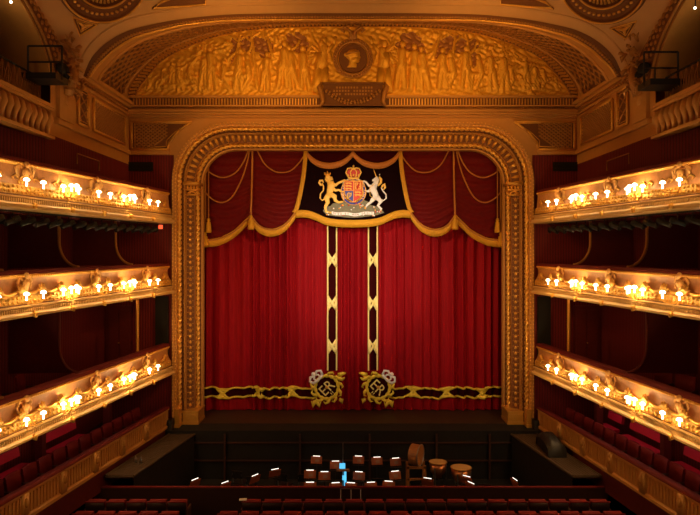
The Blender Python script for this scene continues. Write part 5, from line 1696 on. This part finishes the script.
# timpani
for k, (px, py, r) in enumerate(((438, 461, .30), (461, 466.5, .34))):
    Y = 7.35 * FPX / (py - HY)
    t = thing('timpani', ('smaller golden-topped kettledrum behind the larger one' if k == 0 else 'larger golden-topped kettledrum nearer the stalls rail'), 'kettledrum', (px2(px, py, Y).x, Y, PZ), group='kettledrums')
    m = MB(); m.lathe([(.04, .30), (r * .45, .36), (r * .85, .55), (r, .82)], (0, 0, 0), 24); m.build('copper_bowl', COPPER, t, True)
    m = MB(); M3 = Matrix.Rotation(radians(-5), 3, 'X'); m.lathe([(r * 1.0, -.01), (r * 1.0, .02), (0, .025)], (0, 0, .86), 28, M3); m.build('drum_skin', DRUMSK, t)
    m = MB(); m.tube([Vector((0, 0, .86)) + M3 @ Vector((r * 1.03 * cos(a), r * 1.03 * sin(a), .01)) for a in [2 * pi * q / 28 for q in range(28)]], .018, 5, closed=True); m.build('hoop', BRASS, t, True)
    for q in range(3):
        a = 2 * pi * q / 3; m = MB(); m.tube([(r * cos(a), r * sin(a), .75), (r * .8 * cos(a), r * .8 * sin(a), 0)], .02, 5); m.build('leg', METAL, t)
# bass drum upright on a wooden stand
px, py = 416, 456; Y = 18.2; c = px2(px, py, Y)
t = thing('bass_drum', 'upright bass drum on a tall wooden frame in the pit', 'drum', (c.x, Y, PZ))
R3 = Matrix.Rotation(radians(62), 3, 'Z') @ Matrix.Rotation(pi / 2, 3, 'X')
m = MB(); m.lathe([(.31, -.16), (.33, -.16), (.33, .16), (.31, .16)], (0, 0, 1.40), 28, R3); m.build('shell', WOOD, t, False)
m = MB(); m.lathe([(.0, .150), (.31, .155)], (0, 0, 1.40), 28, R3); m.lathe([(.31, -.155), (.0, -.150)], (0, 0, 1.40), 28, R3); m.build('drum_skin', DRUMSK, t)
m = MB(); m.tube([Vector((0, 0, 1.40)) + R3 @ Vector((.34 * cos(a), .34 * sin(a), .16)) for a in [2 * pi * q / 28 for q in range(28)]], .018, 5, closed=True); m.build('hoop', METAL, t, True)
for (x, y) in ((-.28, -.15), (.28, -.15), (-.28, .2), (.28, .2)):
    m = MB(); m.box(x - .04, x + .04, y - .03, y + .03, 0, 1.08); m.build('leg', WOOD, t)
m = MB(); m.box(-.32, .32, -.18, -.12, .98, 1.06); m.box(-.32, .32, -.18, -.12, .60, .66); m.build('cross_rail', WOOD, t)
# slim blue-lit screen stand at the conductor's place
Y = 16.9; c = px2(343, 470, Y)
t = thing('screen_stand', 'slim stand with glowing blue screens at the middle of the pit', 'screen', (c.x, Y, PZ))
m = MB(); m.tube([(0, 0, 0), (0, 0, 2.25)], .012, 6); m.lathe([(.2, 0), (.2, .03), (.03, .05)], (0, 0, 0), 14); m.build('pole', METAL, t)
for (x, z0, z1, w_) in ((-.02, 1.66, 1.82, .09), (.04, 1.30, 1.44, .06), (.07, 1.12, 1.56, .035)):
    m = MB(); m.box(x - w_, x + w_, -.04, -.015, z0 - .2, z1 - .2); m.build('blue_screen', BLUE, t)
m = MB(); m.box(-.2, .2, -.06, 0, 1.38, 1.44); m.build('screen_shelf', WOOD, t)
# conductor podium rail posts
t = thing('podium_rail', 'small brass rail with three bright posts behind the conductor place', 'rail', (px2(351, 498, 15.8).x, 15.78, -1.3))
m = MB(); m.tube([(-.32, 0, .86), (.32, 0, .86)], .02, 6); m.build('hand_rail', DWOOD, t)
for x in (-.30, .0, .28):
    m = MB(); m.tube([(x, 0, .35), (x, 0, .86)], .014, 6); m.build('post', PAPER, t)  # metal posts in flat white; their reflection is put into the colour
m = MB(); m.obox((0, 0, 0), (1, 0, 0), (0, 1, 0), (0, 0, 1), .10, .05, .006)
o = tag(m.build('programme', PAPER), 'white sheet of paper lying on a stalls seat back', 'paper'); o.location = px2(243, 499.5, 15.1); o.rotation_euler = (.15, 0, .1)
# covered equipment on the right walkway
t = thing('covered_trunk', 'dark cloth-covered humped equipment on the right walkway', 'equipment', (6.52, 17.9, -.12)); t.scale = (.68, .8, .85)
m = MB(); P = []
for k in range(13):
    u = -1 + 2 * k / 12
    hh = .62 * (1 - abs(u) ** 3 * .35); P.append([(u * .42, -.75, 0), (u * .44, -.70, hh * .75), (u * .40, -.3, hh), (u * .40, .3, hh * 1.05), (u * .42, .72, hh * .8), (u * .42, .78, 0)])
m.grid(P, False); m.build('cloth_cover', BLACK, t, True)
m = MB(); m.box(-.38, .38, -.7, .7, 0, .4); m.build('trunk', BLACK, t)
for k, (x, z) in enumerate(((-6.55, -.10),)):
    pass
# bottles and small things on the left walkway
for k, (px, py) in enumerate(((135.5, 462), (141, 463))):
    Y = 6.62 * FPX / (py - HY); c = px2(px, py, Y)
    m = MB(); m.lathe([(.035, 0), (.035, .12), (.015, .15), (.015, .19), (0, .19)], (0, 0, 0), 10)
    o = tag(m.build('water_bottle', METAL, None, True), 'small bottle on the left walkway, %s of the two' % ('left' if k == 0 else 'right'), 'bottle', 'bottles on the walkway'); o.location = (c.x, Y, -.12)

# ------------------------------------------------------------------ ceiling roundels, triangles, trophies, scaffolds
def frame_at(p):
    n = cn(p.x, p.y); u = Vector((0, 1, 0)) - n * n.y; u.normalize(); v = n.cross(u)
    return n, u, v
for s in (-1, 1):
    side = 'left' if s < 0 else 'right'
    px = 104 if s < 0 else 602
    c = hit(px, -25 if s < 0 else -24); n, u, v = frame_at(c)
    R = 1.32
    t = thing('ceiling_roundel', 'round gilt ceiling boss with radiating flutes, %s corner' % side, 'ceiling roundel', group='ceiling roundels')
    def C(r, a, l): return on_ceil(c + u * (r * cos(a)) * 1.0 + v * (r * sin(a)), l)
    m = MB(); m.grid([[C(r, 2 * pi * k / 48, l) for k in range(48)] for r, l in ((R, 0), (R, .07), (R * .93, .10), (R * .90, .04), (R * .70, .04), (R * .68, .09), (R * .62, .09), (R * .60, .02), (.01, .02))], s < 0, True)
    m.build('roundel_ground', GROUND, t)
    m = MB()
    for k in range(40):
        a = 2 * pi * k / 40; m.tube([C(R * .2, a, .04), C(R * .45, a, .07), C(R * .57, a, .04)], [.01, .03, .04], 5)
    for r in (R * .96, R * .65, R * .16): m.tube([C(r, 2 * pi * k / 48, .10) for k in range(48)], .03, 5, closed=True)
    for k in range(44): m.ball(C(R * .80, 2 * pi * k / 44, .06), .05, .05, .04, 6, 4)
    m.ball(C(0, 0, .05), .12)
    m.build('gilt_flutes', GOLD, t, True)
    # triangle
    tri = [(72, 17), (97, 24), (79, 35)] if s < 0 else [(611, 28), (637, 21), (627, 38.5)]
    P = [hit(a, b) for a, b in tri]
    t = thing('ceiling_triangle', 'small gilt triangular panel on the ceiling near the %s roundel' % side, 'ceiling panel', group='triangular ceiling panels')
    m = MB(); m.add([on_ceil(p, .02) for p in P], [(0, 1, 2)]); g = m.build('panel_ground', GROUND, t)
    cc_ = (P[0] + P[1] + P[2]) / 3
    m = MB(); m.tube([on_ceil(p, .03) for p in P], .035, 5, closed=True); m.tube([on_ceil(p.lerp(cc_, .35), .03) for p in P], .02, 5, closed=True)
    for q in range(3): m.tube([on_ceil(cc_, .04), on_ceil(P[q].lerp(cc_, .45), .05)], [.06, .02], 6)
    m.build('gilt_frame', GOLD, t, True)
    # long panels at the edge of the dome ring
    Pq = [(152, 8), (160, 2), (172, -3), (205, -8), (205, 4), (180, 6)]
    Pq = [hit(a if s < 0 else 2 * CX - a, b) for a, b in Pq]
    t = thing('ceiling_spandrel', 'gilt-edged curved spandrel panel at the ceiling ring, %s side' % side, 'ceiling panel', group='curved ceiling spandrels')
    m = MB(); m.add([on_ceil(p, .02) for p in Pq], [tuple(range(6))]); m.build('panel_ground', GROUND, t)
    m = MB(); m.tube([on_ceil(p, .04) for p in Pq], .035, 5, closed=True); m.build('gilt_frame', GOLD, t, True)
    # gilt trophy at the springing
    t = thing('gilt_trophy', 'leafy gilt trophy sculpture at the springing above the %s gallery' % side, 'sculpture', group='gilt trophies')
    rr = random.Random(21 + s)
    base = Vector((s * (XW - .12), 15.35, 10.9))
    for nm2, cnt, zc0, zc1 in (('leaf_spray', 26, .8, 2.0), ('leaf_cluster', 26, .0, 1.0)):
        m = MB()
        for k in range(cnt):
            p = base + Vector((-s * rr.uniform(0, .25), rr.uniform(-.35, .35) + .2 * rr.random(), rr.uniform(zc0, zc1)))
            a = rr.uniform(0, 2 * pi); L = rr.uniform(.15, .32)
            d = Vector((-s * .5 * rr.random(), cos(a), sin(a))).normalized() * L
            m.tube([p, p + d * .5 + Vector((-s * .07, 0, 0)), p + d], [.03, .07, .012], 5, .6)
        m.build(nm2, DGOLD, t, True)
    m = MB(); m.tube([base + Vector((0, .1, 0)), base + Vector((-s * .2, .05, .5)), base + Vector((-s * .1, .1, 1.1))], [.16, .14, .06], 8); m.ball(base + Vector((-s * .18, .05, 1.2)), .12); m.build('cherub_body', DGOLD, t, True)
    m = MB(); m.ball(base + Vector((-s * .1, -.35, .62)), .16, .22, .16); m.ball(base + Vector((-s * .12, -.15, .5)), .12, .16, .12); m.build('dark_helmet', MATBLK, t, True)
    # black guard rail
    def Q(px, py, y):  return px2(px if s < 0 else 2 * CX - px, py + (0 if s < 0 else 6), y)
    t = thing('guard_rail', 'black tube guard rail frame at the end of the %s gallery' % side, 'railing', group='gallery guard rails')
    m = MB(); yy = 14.2
    m.tube([Q(28, 46, yy), Q(62, 46, yy)], .025, 6); m.tube([Q(28, 62, yy), Q(62, 62, yy)], .022, 6)
    m.build('rails', BLACK, t)
    for x in (28, 62): 
        m = MB(); m.tube([Q(x, 46, yy), Q(x, 80, yy)], .025, 6); m.build('post', BLACK, t)
    m = MB(); m.tube([Q(51, 62, yy), Q(51, 80, yy)], .02, 6); m.build('post', BLACK, t)
    m = MB(); m.box(*sorted((Q(28, 80, yy).x, Q(62, 80, yy).x)), yy - .3, yy + .3, Q(0, 80, yy).z - .05, Q(0, 76, yy).z); m.build('toe_board', BLACK, t)
    # sloping handrail
    t = thing('sloping_handrail', 'dark sloping handrail with lattice along the %s gallery' % side, 'handrail', group='sloping handrails')
    m = MB(); A0 = Vector((s * (XW + .15), 12.4, 11.0)); B0 = Vector((s * (XW + .15), 14.6, 10.75))
    A0 = px2(-4 if s < 0 else 710, 54, 12.7); B0 = px2(40 if s < 0 else 666, 78, 14.6)
    m.tube([A0, B0], .03, 6); m.build('hand_rail', BLACK, t)
    m = MB()
    for k in range(9):
        q = A0.lerp(B0, k / 8); m.tube([q, (q.x, q.y, 10.42)], .014, 4)
        if k < 8:
            q2 = A0.lerp(B0, (k + 1) / 8); m.tube([q, (q2.x, q2.y, 10.42)], .012, 4); m.tube([(q.x, q.y, 10.42), q2], .012, 4)
    m.build('lattice_infill', DGOLD, t)
    # small bright bulb high in the side arch
    b = px2(11 if s < 0 else 695, 2 if s < 0 else 8, 13.1)
    m = MB(); m.ball(b, .03, .03, .03)
    o = tag(m.build('arch_bulb', BULB, None, True), 'tiny bright lamp high inside the %s side arch' % side, 'lamp', 'arch lamps')
    m = MB(); m.tube([b, b + Vector((s * .05, .02, .5))], .015, 5); m.build('lamp_stem', BLACK, o)
    point(b + Vector((0, -.15, -.1)), 6, (1, .7, .4), .05)
